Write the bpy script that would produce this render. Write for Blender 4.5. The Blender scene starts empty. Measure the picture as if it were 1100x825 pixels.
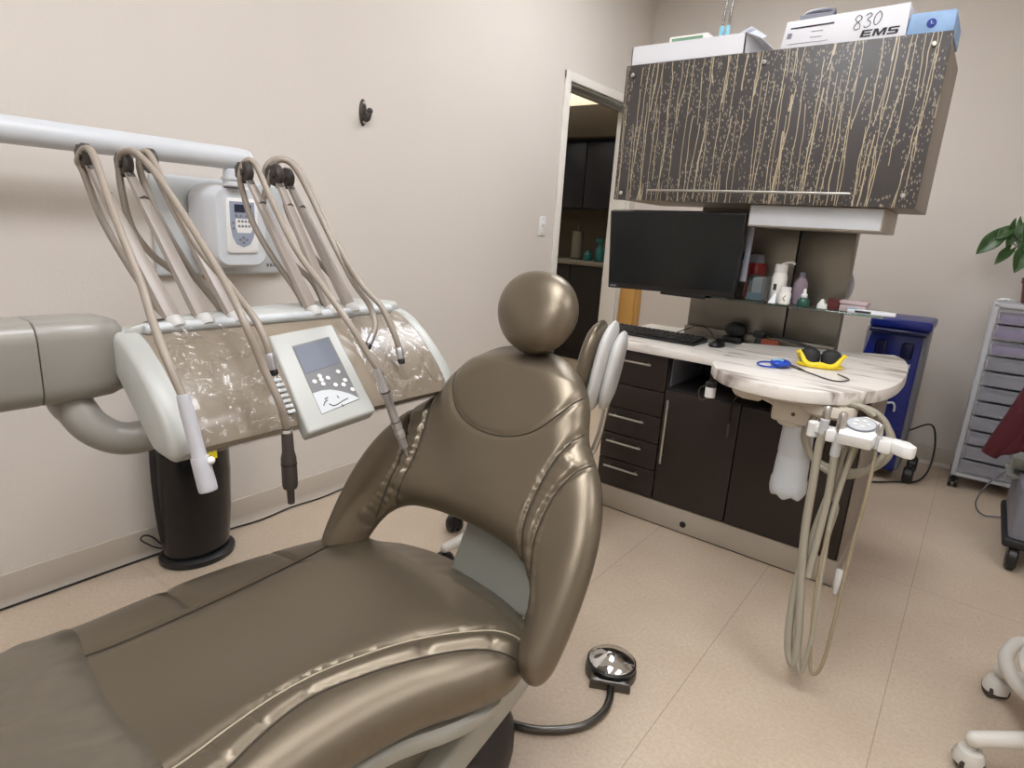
import bpy, bmesh, math, random
from mathutils import Vector, Matrix, Euler
from mathutils.geometry import delaunay_2d_cdt
random.seed(7)
SC = bpy.context.scene
COL = SC.collection
PI = math.pi

# ------------------------------------------------------------------ materials
def srgb(r, g, b):
    f = lambda c: ((c / 255) / 12.92) if c <= 10 else (((c / 255) + .055) / 1.055) ** 2.4
    return (f(r), f(g), f(b), 1)

def mat(name, rgb, rough=.5, metal=0, spec=.5, bump=0, bscale=200, var=0, vscale=20, coat=0, alpha=1, trans=0, emit=0, coatrough=.1):
    m = bpy.data.materials.new(name); m.use_nodes = True
    nt = m.node_tree; b = nt.nodes['Principled BSDF']
    c = srgb(*rgb)
    b.inputs['Base Color'].default_value = c
    b.inputs['Roughness'].default_value = rough
    b.inputs['Metallic'].default_value = metal
    b.inputs['Specular IOR Level'].default_value = spec
    b.inputs['Coat Weight'].default_value = coat
    b.inputs['Coat Roughness'].default_value = coatrough
    b.inputs['Alpha'].default_value = alpha
    b.inputs['Transmission Weight'].default_value = trans
    if emit:
        b.inputs['Emission Color'].default_value = c
        b.inputs['Emission Strength'].default_value = emit
    tc = nt.nodes.new('ShaderNodeTexCoord')
    if bump:
        n = nt.nodes.new('ShaderNodeTexNoise'); n.inputs['Scale'].default_value = bscale; n.inputs['Detail'].default_value = 3
        nt.links.new(tc.outputs['Object'], n.inputs['Vector'])
        bp = nt.nodes.new('ShaderNodeBump'); bp.inputs['Strength'].default_value = bump; bp.inputs['Distance'].default_value = .002
        nt.links.new(n.outputs['Fac'], bp.inputs['Height']); nt.links.new(bp.outputs['Normal'], b.inputs['Normal'])
    if var:
        n = nt.nodes.new('ShaderNodeTexNoise'); n.inputs['Scale'].default_value = vscale; n.inputs['Detail'].default_value = 4
        nt.links.new(tc.outputs['Object'], n.inputs['Vector'])
        mx = nt.nodes.new('ShaderNodeMix'); mx.data_type = 'RGBA'
        mx.inputs[6].default_value = tuple(x * (1 - var) for x in c[:3]) + (1,)
        mx.inputs[7].default_value = tuple(min(1, x * (1 + var)) for x in c[:3]) + (1,)
        nt.links.new(n.outputs['Fac'], mx.inputs[0]); nt.links.new(mx.outputs[2], b.inputs['Base Color'])
    return m

M = {}
M['wall'] = mat('wall_paint', (217, 210, 202), .7, bump=.25, bscale=90, var=.02, vscale=3)
M['hall'] = mat('hall_paint', (214, 206, 190), .8)
M['ceil'] = mat('ceiling_white', (235, 232, 225), .9)
M['trim'] = mat('white_trim', (232, 228, 220), .4)
M['base'] = mat('baseboard_vinyl', (186, 176, 163), .45)
M['vinyl'] = mat('taupe_vinyl', (116, 106, 90), .34, metal=.62, spec=.5, bump=.12, bscale=500, var=.04, vscale=9)
M['seam'] = mat('seam_thread', (58, 50, 38), .7)
M['seamlight'] = mat('seam_piping_light', (176, 164, 140), .45)
M['toecover'] = mat('plastic_toe_cover', (114, 106, 93), .36, metal=.35, spec=.5, bump=.4, bscale=25, var=.10, vscale=14)
M['shell'] = mat('grey_plastic_shell', (166, 166, 158), .4)
M['headgrey'] = mat('pale_grey_green_plastic', (178, 180, 175), .35)
M['under'] = mat('brown_grey_panel', (112, 106, 94), .45)
M['steelgrey'] = mat('painted_grey_steel', (140, 142, 134), .4)
M['beige'] = mat('warm_grey_plastic', (142, 139, 132), .32, var=.02)
M['white'] = mat('white_plastic', (232, 232, 230), .4)
M['coolwhite'] = mat('cool_white_plastic', (208, 212, 217), .35)
M['plate'] = mat('pale_grey_plate', (196, 200, 202), .4)
M['tan'] = mat('tan_tray', (140, 128, 112), .3, coat=.4)
M['whip'] = mat('taupe_whip', (144, 134, 125), .36)
M['hose'] = mat('taupe_hose', (148, 138, 126), .42)
M['collar'] = mat('milky_collar', (190, 188, 184), .35)
M['hose2'] = mat('grey_tan_hose', (158, 152, 136), .4)
M['dark'] = mat('dark_brown_plastic', (58, 52, 48), .4)
M['black'] = mat('black_plastic', (22, 22, 24), .35)
M['blackmat'] = mat('black_matt', (26, 26, 28), .6)
M['gloss'] = mat('black_gloss', (20, 20, 22), .15)
M['chrome'] = mat('chrome', (225, 225, 225), .08, metal=1)
M['metal'] = mat('brushed_metal', (200, 198, 192), .3, metal=1)
M['darkmetal'] = mat('dark_metal', (100, 98, 94), .3, metal=1)
M['steel'] = mat('stainless_panel', (140, 134, 124), .38, metal=.8, var=.05, vscale=2)
M['steelkick'] = mat('laminate_kick', (176, 167, 154), .4, metal=.1)
M['esp'] = mat('espresso_wood', (40, 31, 27), .4, var=.2, vscale=8)
M['espdark'] = mat('espresso_inside', (30, 27, 26), .7)
M['wood'] = mat('orange_wood', (206, 158, 88), .45, var=.08, vscale=12)
M['navy'] = mat('navy_cabinet', (20, 24, 40), .4)
M['soffit'] = mat('brown_soffit', (66, 58, 48), .8)
M['hallwall'] = mat('hall_backsplash', (92, 84, 72), .7)
M['graycounter'] = mat('grey_counter', (120, 116, 108), .4)
M['teal'] = mat('teal_plastic', (20, 100, 100), .3)
M['screen'] = mat('dark_screen', (24, 28, 30), .22)
M['lcd'] = mat('lcd_grey', (120, 126, 138), .2)
M['lcddark'] = mat('lcd_dark', (40, 46, 66), .2)
M['panelgrey'] = mat('keypad_grey', (118, 118, 120), .35)
M['paneldim'] = mat('keypad_blue_grey', (150, 158, 176), .35)
M['bluebin'] = mat('blue_plastic', (16, 34, 120), .28)
M['bluedark'] = mat('dark_blue_plastic', (10, 18, 66), .3)
M['bingrey'] = mat('bin_grey', (122, 124, 134), .4)
M['yellow'] = mat('yellow_plastic', (240, 212, 30), .35)
M['yellowlab'] = mat('yellow_label', (236, 214, 40), .5)
M['red'] = mat('red_plastic', (140, 22, 26), .35)
M['darkred'] = mat('dark_red', (84, 26, 26), .5)
M['burgundy'] = mat('burgundy_cloth', (72, 13, 25), .85, bump=.5, bscale=120, var=.12, vscale=8)
M['potred'] = mat('pot_red', (104, 50, 46), .45)
M['soil'] = mat('soil', (48, 36, 28), .95)
M['leaf'] = mat('leaf_green', (52, 84, 40), .35, var=.3, vscale=25)
M['stem'] = mat('stem_green', (86, 104, 62), .5)
M['blueglass'] = mat('blue_plastic_lens', (30, 70, 180), .2)
M['cup'] = mat('cup_white', (236, 234, 228), .4)
M['cream'] = mat('cream_plastic', (208, 200, 186), .4)
M['cupside'] = mat('cupboard_side', (140, 130, 118), .45)
M['stoolshell'] = mat('pale_stool_shell', (206, 206, 204), .45)
M['pearl'] = mat('satin_silver', (188, 188, 192), .28, metal=.75)
M['card'] = mat('white_card', (236, 238, 244), .6)
M['bluecard'] = mat('pale_blue_card', (150, 184, 226), .5, var=.35, vscale=14)
M['ink'] = mat('ink_dark', (40, 42, 50), .6)
M['inkgrey'] = mat('ink_grey', (130, 134, 150), .6)
M['inkred'] = mat('ink_red', (150, 50, 50), .6)
M['inkblue'] = mat('ink_blue', (30, 60, 150), .6)
M['greenink'] = mat('ink_green', (120, 160, 130), .6)
M['milky'] = mat('milky_plastic', (222, 226, 230), .35, trans=.25)
M['drawer'] = mat('frosted_drawer', (206, 208, 216), .35, alpha=.22)
M['cabframe'] = mat('frosted_frame', (212, 214, 220), .4, alpha=.7)
M['contents1'] = mat('purple_contents', (124, 100, 156), .8, var=.25, vscale=15)
M['contents2'] = mat('grey_contents', (120, 118, 128), .8, var=.35, vscale=18)
M['pinkclear'] = mat('pinkish_plastic', (190, 170, 172), .35)
M['lilac'] = mat('lilac_plastic', (178, 176, 190), .4)
M['purplebottle'] = mat('mauve_plastic', (150, 132, 146), .35)
M['greenbottle'] = mat('dark_green_bottle', (38, 84, 72), .3)
M['lightblue'] = mat('light_blue_plastic', (140, 200, 220), .35)
M['tape'] = mat('white_wrap_tape', (192, 193, 199), .4, bump=.3, bscale=60)
M['yellowhose'] = mat('amber_clear_tube', (150, 138, 114), .25)
M['castgrey'] = mat('cast_white', (206, 202, 194), .4)
M['lightpanel'] = mat('ceiling_panel_glow', (255, 250, 240), .5, emit=1)

def node_mat(name):
    m = bpy.data.materials.new(name); m.use_nodes = True
    return m, m.node_tree, m.node_tree.nodes['Principled BSDF']

class NB:
    """tiny node builder"""
    def __init__(s, nt): s.nt = nt
    def n(s, t, **kw):
        x = s.nt.nodes.new(t)
        for k, v in kw.items(): setattr(x, k, v)
        return x
    def link(s, a, b): s.nt.links.new(a, b)
    def math(s, op, a, b=None, c=None):
        x = s.n('ShaderNodeMath', operation=op)
        for i, v in enumerate((a, b, c)):
            if v is None: continue
            if isinstance(v, (int, float)): x.inputs[i].default_value = v
            else: s.link(v, x.inputs[i])
        return x.outputs[0]
    def mix(s, fac, a, b):
        x = s.n('ShaderNodeMix'); x.data_type = 'RGBA'
        for sock, v in ((x.inputs[0], fac), (x.inputs[6], a), (x.inputs[7], b)):
            if isinstance(v, (int, float, tuple)): sock.default_value = v
            else: s.link(v, sock)
        return x.outputs[2]

def floor_mat():
    m, nt, b = node_mat('beige_floor_tile'); k = NB(nt)
    tc = k.n('ShaderNodeTexCoord')
    sp = k.n('ShaderNodeSeparateXYZ'); k.link(tc.outputs['Object'], sp.inputs[0])
    n1 = k.n('ShaderNodeTexNoise'); n1.inputs['Scale'].default_value = 5; n1.inputs['Detail'].default_value = 6
    n2 = k.n('ShaderNodeTexNoise'); n2.inputs['Scale'].default_value = 90; n2.inputs['Detail'].default_value = 5; n2.inputs['Roughness'].default_value = .75
    for n in (n1, n2): k.link(tc.outputs['Object'], n.inputs['Vector'])
    c = k.mix(k.math('MULTIPLY_ADD', n1.outputs['Fac'], 1.6, -.3), srgb(194, 177, 156), srgb(209, 193, 173))
    r = k.n('ShaderNodeValToRGB'); r.color_ramp.elements[0].position = .36; r.color_ramp.elements[1].position = .62
    k.link(n2.outputs['Fac'], r.inputs[0])
    c = k.mix(k.math('MULTIPLY', k.math('SUBTRACT', 1, r.outputs[0]), .5), c, srgb(172, 152, 132))
    def seam(co, off, per):
        f = k.math('FRACT', k.math('DIVIDE', k.math('SUBTRACT', co, off), per))
        d = k.math('MINIMUM', f, k.math('SUBTRACT', 1, f))
        return k.math('LESS_THAN', d, .0035)
    s = k.math('MAXIMUM', seam(sp.outputs[0], .004, .467), k.math('MULTIPLY', seam(sp.outputs[1], .785, 1.868), .25))
    c = k.mix(k.math('MULTIPLY', s, .45), c, srgb(120, 102, 86))
    k.link(c, b.inputs['Base Color']); b.inputs['Roughness'].default_value = .38
    return m
M['floor'] = floor_mat()

def marble_mat():
    m, nt, b = node_mat('marble_laminate'); k = NB(nt)
    tc = k.n('ShaderNodeTexCoord')
    mp = k.n('ShaderNodeMapping'); mp.inputs['Rotation'].default_value = (0, 0, .5); mp.inputs['Scale'].default_value = (3, 14, 6)
    k.link(tc.outputs['Object'], mp.inputs[0])
    n = k.n('ShaderNodeTexNoise'); n.inputs['Scale'].default_value = 1.6; n.inputs['Detail'].default_value = 5; n.inputs['Distortion'].default_value = .6
    k.link(mp.outputs[0], n.inputs['Vector'])
    r = k.n('ShaderNodeValToRGB')
    e = r.color_ramp.elements; e[0].position = .30; e[0].color = srgb(150, 138, 130); e[1].position = .50; e[1].color = srgb(234, 229, 222)
    k.link(n.outputs['Fac'], r.inputs[0]); k.link(r.outputs[0], b.inputs['Base Color'])
    b.inputs['Roughness'].default_value = .3
    return m
M['marble'] = marble_mat()

def reed_mat():
    """dark laminate with cream stems and small leaves"""
    m, nt, b = node_mat('reed_pattern_laminate'); k = NB(nt)
    tc = k.n('ShaderNodeTexCoord'); sp = k.n('ShaderNodeSeparateXYZ'); k.link(tc.outputs['Object'], sp.inputs[0])
    X, Z = sp.outputs[0], sp.outputs[2]
    def stems(nper, slant, seed, width, cover, wob=.006):
        nz = k.n('ShaderNodeTexNoise'); nz.noise_dimensions = '2D'; nz.inputs['Scale'].default_value = 5
        cb = k.n('ShaderNodeCombineXYZ'); k.link(k.math('MULTIPLY', X, 3), cb.inputs[0]); k.link(k.math('ADD', Z, seed), cb.inputs[1]); k.link(cb.outputs[0], nz.inputs['Vector'])
        x = k.math('ADD', X, k.math('MULTIPLY', Z, slant))
        x = k.math('ADD', x, k.math('MULTIPLY', k.math('SUBTRACT', nz.outputs['Fac'], .5), wob * 4))
        xs = k.math('MULTIPLY', x, nper)
        cell = k.math('FLOOR', xs); fr = k.math('SUBTRACT', xs, cell)
        wn = k.n('ShaderNodeTexWhiteNoise'); wn.noise_dimensions = '1D'; k.link(k.math('ADD', cell, seed * 17.3), wn.inputs['W'])
        rnd = k.math('MULTIPLY_ADD', wn.outputs['Value'], .7, .15)
        wn2 = k.n('ShaderNodeTexWhiteNoise'); wn2.noise_dimensions = '1D'; k.link(k.math('ADD', cell, seed * 31.7 + 5), wn2.inputs['W'])
        d = k.math('ABSOLUTE', k.math('SUBTRACT', fr, rnd))
        line = k.math('LESS_THAN', d, width * nper)
        # each stem covers its own stretch of the height
        cz = k.n('ShaderNodeTexNoise'); cz.noise_dimensions = '2D'; cz.inputs['Scale'].default_value = 1
        cc = k.n('ShaderNodeCombineXYZ'); k.link(k.math('MULTIPLY', cell, 7.31), cc.inputs[0]); k.link(k.math('MULTIPLY', Z, 3.2), cc.inputs[1]); k.link(cc.outputs[0], cz.inputs['Vector'])
        on = k.math('GREATER_THAN', cz.outputs['Fac'], cover)
        return k.math('MULTIPLY', line, on)
    s1 = stems(24, -.01, 1.7, .0013, .42)
    s2 = stems(15, -.07, 4.1, .0014, .47)
    s3 = stems(20, .02, 9.4, .0011, .46)
    s4 = stems(6, -.05, 14.2, .0024, .5)
    st = k.math('MAXIMUM', k.math('MAXIMUM', s1, s2), k.math('MAXIMUM', s3, s4))
    def leaves(rot, sc, seed, thr):
        mp = k.n('ShaderNodeMapping'); mp.inputs['Rotation'].default_value = (0, rot, 0); mp.inputs['Scale'].default_value = (sc, 1, sc * .45)
        mp.inputs['Location'].default_value = (seed, 0, seed)
        k.link(tc.outputs['Object'], mp.inputs[0])
        v = k.n('ShaderNodeTexVoronoi'); v.voronoi_dimensions = '3D'; v.inputs['Scale'].default_value = 1
        sx = k.n('ShaderNodeSeparateXYZ'); k.link(mp.outputs[0], sx.inputs[0])
        cb = k.n('ShaderNodeCombineXYZ'); k.link(sx.outputs[0], cb.inputs[0]); k.link(sx.outputs[2], cb.inputs[2])
        k.link(cb.outputs[0], v.inputs['Vector'])
        return k.math('LESS_THAN', v.outputs['Distance'], thr)
    l = k.math('MAXIMUM', leaves(.6, 112, 3, .25), leaves(-.7, 128, 11, .26))
    nm = k.n('ShaderNodeTexNoise'); nm.inputs['Scale'].default_value = 1
    mp = k.n('ShaderNodeMapping'); mp.inputs['Scale'].default_value = (16, 1, 5); k.link(tc.outputs['Object'], mp.inputs[0]); k.link(mp.outputs[0], nm.inputs['Vector'])
    msk = k.math('GREATER_THAN', nm.outputs['Fac'], .44)
    l = k.math('MULTIPLY', l, msk)
    nv = k.n('ShaderNodeTexNoise'); nv.inputs['Scale'].default_value = 9; k.link(tc.outputs['Object'], nv.inputs['Vector'])
    base = k.mix(nv.outputs['Fac'], srgb(62, 59, 60), srgb(76, 73, 72))
    c = k.mix(k.math('MULTIPLY', l, .72), base, srgb(160, 151, 134))
    c = k.mix(k.math('MULTIPLY', st, .9), c, k.mix(nv.outputs['Fac'], srgb(184, 166, 132), srgb(206, 195, 168)))
    k.link(c, b.inputs['Base Color']); b.inputs['Roughness'].default_value = .42
    return m
M['reed'] = reed_mat()

def wrap_mat():
    """thin clear film: mostly see-through, with crinkled shiny folds"""
    m, nt, b = node_mat('clear_film'); k = NB(nt)
    nt.nodes.remove(b)
    out = nt.nodes['Material Output']
    tc = k.n('ShaderNodeTexCoord')
    n = k.n('ShaderNodeTexNoise'); n.inputs['Scale'].default_value = 11; n.inputs['Detail'].default_value = 2; n.inputs['Distortion'].default_value = 1.6
    k.link(tc.outputs['Object'], n.inputs['Vector'])
    v = k.n('ShaderNodeTexVoronoi'); v.feature = 'DISTANCE_TO_EDGE'; v.inputs['Scale'].default_value = 10
    mp = k.n('ShaderNodeMix'); mp.data_type = 'VECTOR'; mp.inputs[0].default_value = .12
    k.link(tc.outputs['Object'], mp.inputs[4]); k.link(n.outputs['Color'], mp.inputs[5]); k.link(mp.outputs[1], v.inputs['Vector'])
    h = k.math('ADD', k.math('MULTIPLY', n.outputs['Fac'], .6), k.math('MINIMUM', k.math('MULTIPLY', v.outputs['Distance'], 4), .5))
    bp = k.n('ShaderNodeBump'); bp.inputs['Strength'].default_value = .9; bp.inputs['Distance'].default_value = .010; k.link(h, bp.inputs['Height'])
    g = k.n('ShaderNodeBsdfGlossy'); g.inputs['Roughness'].default_value = .16; k.link(bp.outputs[0], g.inputs['Normal'])
    t = k.n('ShaderNodeBsdfTransparent')
    fr = k.n('ShaderNodeFresnel'); fr.inputs['IOR'].default_value = 1.5; k.link(bp.outputs[0], fr.inputs['Normal'])
    mx = k.n('ShaderNodeMixShader'); k.link(k.math('MINIMUM', k.math('MULTIPLY_ADD', fr.outputs[0], 1.0, .0), .30), mx.inputs[0])
    k.link(t.outputs[0], mx.inputs[1]); k.link(g.outputs[0], mx.inputs[2]); k.link(mx.outputs[0], out.inputs['Surface'])
    return m
M['film'] = wrap_mat()

def glass_mat(name, rgb, mixf=.12, rough=.03):
    m, nt, b = node_mat(name); k = NB(nt); nt.nodes.remove(b); out = nt.nodes['Material Output']
    t = k.n('ShaderNodeBsdfTransparent'); t.inputs[0].default_value = srgb(*rgb)
    g = k.n('ShaderNodeBsdfGlossy'); g.inputs['Roughness'].default_value = rough
    fr = k.n('ShaderNodeFresnel'); fr.inputs['IOR'].default_value = 1.5
    mx = k.n('ShaderNodeMixShader'); k.link(k.math('ADD', fr.outputs[0], mixf), mx.inputs[0])
    k.link(t.outputs[0], mx.inputs[1]); k.link(g.outputs[0], mx.inputs[2]); k.link(mx.outputs[0], out.inputs['Surface'])
    return m
M['glass'] = glass_mat('shelf_glass', (205, 232, 226))
M['clear'] = glass_mat('clear_plastic', (225, 230, 232), .1, .1)

# ------------------------------------------------------------------ mesh building
def V(*a): return Vector(a[0] if len(a) == 1 else a)

def spline(pts, n=8, closed=False):
    P = [Vector(p) for p in pts]; out = []
    m = len(P)
    if m == 2 and not closed: return [P[0].lerp(P[1], i / n) for i in range(n + 1)]
    rng = range(m) if closed else range(m - 1)
    for i in rng:
        if closed: a, b, c, d = P[(i - 1) % m], P[i], P[(i + 1) % m], P[(i + 2) % m]
        else:
            b, c = P[i], P[i + 1]
            a = P[i - 1] if i else b * 2 - c
            d = P[i + 2] if i + 2 < m else c * 2 - b
        for j in range(n):
            t = j / n
            out.append(.5 * ((2 * b) + (c - a) * t + (2 * a - 5 * b + 4 * c - d) * t * t + (3 * b - a - 3 * c + d) * t ** 3))
    if not closed: out.append(P[-1])
    return out

class MB:
    def __init__(s): s.bm = bmesh.new()
    def _add(s, t, mtx=None):
        if mtx is not None: bmesh.ops.transform(t, matrix=mtx, verts=t.verts)
        me = bpy.data.meshes.new('tmp'); t.to_mesh(me); t.free(); s.bm.from_mesh(me); bpy.data.meshes.remove(me); return s
    def box(s, lo, hi, bev=0, seg=2, mtx=None):
        t = bmesh.new(); bmesh.ops.create_cube(t, size=1)
        lo, hi = Vector(lo), Vector(hi)
        for v in t.verts: v.co = Vector((lo[i] + (v.co[i] + .5) * (hi[i] - lo[i]) for i in range(3)))
        if bev: bmesh.ops.bevel(t, geom=t.edges[:], offset=bev, segments=seg, profile=.5, affect='EDGES')
        return s._add(t, mtx)
    def cbox(s, c, size, bev=0, seg=2, rot=None):
        h = Vector(size) / 2; m = Matrix.Translation(Vector(c))
        if rot is not None: m = m @ (rot.to_matrix().to_4x4() if hasattr(rot, 'to_matrix') else rot.to_4x4())
        return s.box(-h, h, bev, seg, m)
    def prism(s, pts, off, bev=0, seg=2):
        """closed polygon of 3-D points pushed along off"""
        t = bmesh.new(); off = Vector(off)
        vs = [t.verts.new(p) for p in pts]; f = t.faces.new(vs)
        r = bmesh.ops.extrude_face_region(t, geom=[f])
        for v in r['geom']:
            if isinstance(v, bmesh.types.BMVert): v.co += off
        bmesh.ops.recalc_face_normals(t, faces=t.faces[:])
        if bev: bmesh.ops.bevel(t, geom=t.edges[:], offset=bev, segments=seg, profile=.5, affect='EDGES')
        return s._add(t)
    def rings(s, R, caps=True, closed=False):
        t = bmesh.new(); L = [[t.verts.new(p) for p in r] for r in R]; n = len(L[0])
        pairs = list(zip(L, L[1:])) + ([(L[-1], L[0])] if closed else [])
        for a, b in pairs:
            for i in range(n):
                try: t.faces.new((a[i], a[(i + 1) % n], b[(i + 1) % n], b[i]))
                except ValueError: pass
        if caps and not closed: t.faces.new(L[0][::-1]); t.faces.new(L[-1])
        bmesh.ops.recalc_face_normals(t, faces=t.faces[:])
        return s._add(t)
    def tube(s, pts, r, n=8, sm=6, closed=False, flat=1.0, side=None):
        P = spline(pts, sm, closed) if sm else [Vector(p) for p in pts]
        m = len(P); R = []; prev = None
        for i, p in enumerate(P):
            if closed: d = P[(i + 1) % m] - P[i - 1]
            else: d = P[min(i + 1, m - 1)] - P[max(i - 1, 0)]
            d.normalize()
            if prev is None:
                ref = Vector(side) if side is not None else (Vector((0, 0, 1)) if abs(d.z) < .9 else Vector((1, 0, 0)))
                u = (ref - d * ref.dot(d)).normalized()
            else: u = (prev - d * prev.dot(d)).normalized()
            prev = u; w = d.cross(u)
            rr = r if isinstance(r, (int, float)) else (r[0] + (r[1] - r[0]) * i / (m - 1) if len(r) == 2 else _interp(r, i / (m - 1)))
            R.append([p + u * math.cos(2 * PI * j / n) * rr + w * math.sin(2 * PI * j / n) * rr * flat for j in range(n)])
        return s.rings(R, True, closed)
    def cyl(s, a, b, r0, r1=None, n=20, bev=0):
        a, b = Vector(a), Vector(b); r1 = r0 if r1 is None else r1
        L = (b - a).length
        prof = [(r0, 0), (r1, L)] if not bev else [(r0 - bev, 0), (r0, bev), (r1, L - bev), (r1 - bev, L)]
        return s.lathe(prof, a, b - a, n)
    def lathe(s, prof, org, axis=(0, 0, 1), n=20, sx=1, sy=1):
        q = Vector(axis).to_track_quat('Z', 'Y').to_matrix(); o = Vector(org); R = []
        for r, h in prof: R.append([o + q @ Vector((max(r, 1e-4) * sx * math.cos(2 * PI * j / n), max(r, 1e-4) * sy * math.sin(2 * PI * j / n), h)) for j in range(n)])
        return s.rings(R)
    def ball(s, c, r, n=16, mtx=None):
        t = bmesh.new(); bmesh.ops.create_uvsphere(t, u_segments=n, v_segments=max(6, n // 2), radius=1)
        r = Vector((r, r, r)) if isinstance(r, (int, float)) else Vector(r)
        m = Matrix.Translation(Vector(c)) @ (mtx.to_4x4() if mtx is not None else Matrix()) @ Matrix.Diagonal((*r, 1))
        return s._add(t, m)
    def poly(s, pts):
        t = bmesh.new(); t.faces.new([t.verts.new(p) for p in pts]); return s._add(t)
    def mesh(s, verts, faces):
        t = bmesh.new(); vs = [t.verts.new(v) for v in verts]
        for f in faces:
            try: t.faces.new([vs[i] for i in f])
            except ValueError: pass
        bmesh.ops.recalc_face_normals(t, faces=t.faces[:])
        return s._add(t)
    def build(s, name, m, parent=None, org=None, ang=40):
        me = bpy.data.meshes.new(name); 
        o = bpy.data.objects.new(name, me); COL.objects.link(o)
        if parent is not None:
            w = Vector(parent['_w']); o.parent = parent
        else:
            if org is None:
                xs = [v.co for v in s.bm.verts]
                org = (sum(c.x for c in xs) / len(xs), sum(c.y for c in xs) / len(xs), min(c.z for c in xs))
            w = Vector(org); o.location = w
        o['_w'] = tuple(w)
        bmesh.ops.translate(s.bm, vec=-w, verts=s.bm.verts[:])
        s.bm.to_mesh(me); s.bm.free()
        me.materials.append(M[m] if isinstance(m, str) else m)
        me.polygons.foreach_set('use_smooth', [True] * len(me.polygons))
        me.set_sharp_from_angle(angle=math.radians(ang))
        return o

def _interp(vals, t):
    x = t * (len(vals) - 1); i = min(int(x), len(vals) - 2)
    return vals[i] + (vals[i + 1] - vals[i]) * (x - i)

def tag(o, label=None, cat=None, group=None, kind=None):
    if label: o['label'] = label
    if cat: o['category'] = cat
    if group: o['group'] = group
    if kind: o['kind'] = kind
    return o
def thing(name, loc, label, cat, group=None):
    o = bpy.data.objects.new(name, None); COL.objects.link(o); o.location = loc; o['_w'] = tuple(loc)
    o.empty_display_size = .05
    return tag(o, label, cat, group)
def struct(o): o['kind'] = 'structure'; return o
def dup(root, delta, label=None, group=None):
    r = root.copy(); COL.objects.link(r); r.location = root.location + Vector(delta)
    if label: r['label'] = label
    if group: r['group'] = group
    for ch in list(root.children):
        c = ch.copy(); COL.objects.link(c); c.parent = r
        for g in list(ch.children):
            d = g.copy(); COL.objects.link(d); d.parent = c
    return r
def dup_part(o, delta, parent=None):
    c = o.copy(); COL.objects.link(c); c.parent = parent if parent is not None else o.parent; c.location = o.location + Vector(delta)
    return c

def text_mesh(body, size, mtx, ext=.0004, bold=0, shear=0):
    """lettering turned into a mesh, placed by mtx"""
    cu = bpy.data.curves.new('lettering', 'FONT'); cu.body = body; cu.size = size; cu.extrude = ext; cu.offset = bold; cu.shear = shear
    cu.align_x = 'CENTER'; cu.align_y = 'CENTER'
    ob = bpy.data.objects.new('lettering', cu); COL.objects.link(ob)
    dg = bpy.context.evaluated_depsgraph_get(); me = bpy.data.meshes.new_from_object(ob.evaluated_get(dg))
    bpy.data.objects.remove(ob); t = bmesh.new(); t.from_mesh(me); bpy.data.meshes.remove(me)
    b = MB(); b._add(t, mtx); return b
def frame(o, x, y):
    """matrix with local x, y along the given directions"""
    x = Vector(x).normalized(); z = x.cross(Vector(y)).normalized(); y = z.cross(x)
    return Matrix((( x.x, y.x, z.x, o[0]), (x.y, y.y, z.y, o[1]), (x.z, y.z, z.z, o[2]), (0, 0, 0, 1)))

def inside(p, poly):
    c = False; n = len(poly)
    for i in range(n):
        x1, y1 = poly[i]; x2, y2 = poly[i - 1]
        if (y1 > p[1]) != (y2 > p[1]) and p[0] < (x2 - x1) * (p[1] - y1) / (y2 - y1) + x1: c = not c
    return c

import numpy as np
def seg_dist(P, line, closed=False):
    """distance of every point of P (n,2) to a polyline, and the arc position there"""
    L = np.array(line, float)
    if closed: L = np.vstack([L, L[:1]])
    best = np.full(len(P), 1e9); arc = np.zeros(len(P)); acc = 0
    for a, b in zip(L[:-1], L[1:]):
        d = b - a; l2 = (d * d).sum()
        if l2 < 1e-14: continue
        t = np.clip(((P - a) @ d) / l2, 0, 1); q = a + t[:, None] * d
        dd = np.hypot(*(P - q).T); m = dd < best
        best[m] = dd[m]; arc[m] = acc + t[m] * math.sqrt(l2); acc += math.sqrt(l2)
    return best, arc

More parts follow.
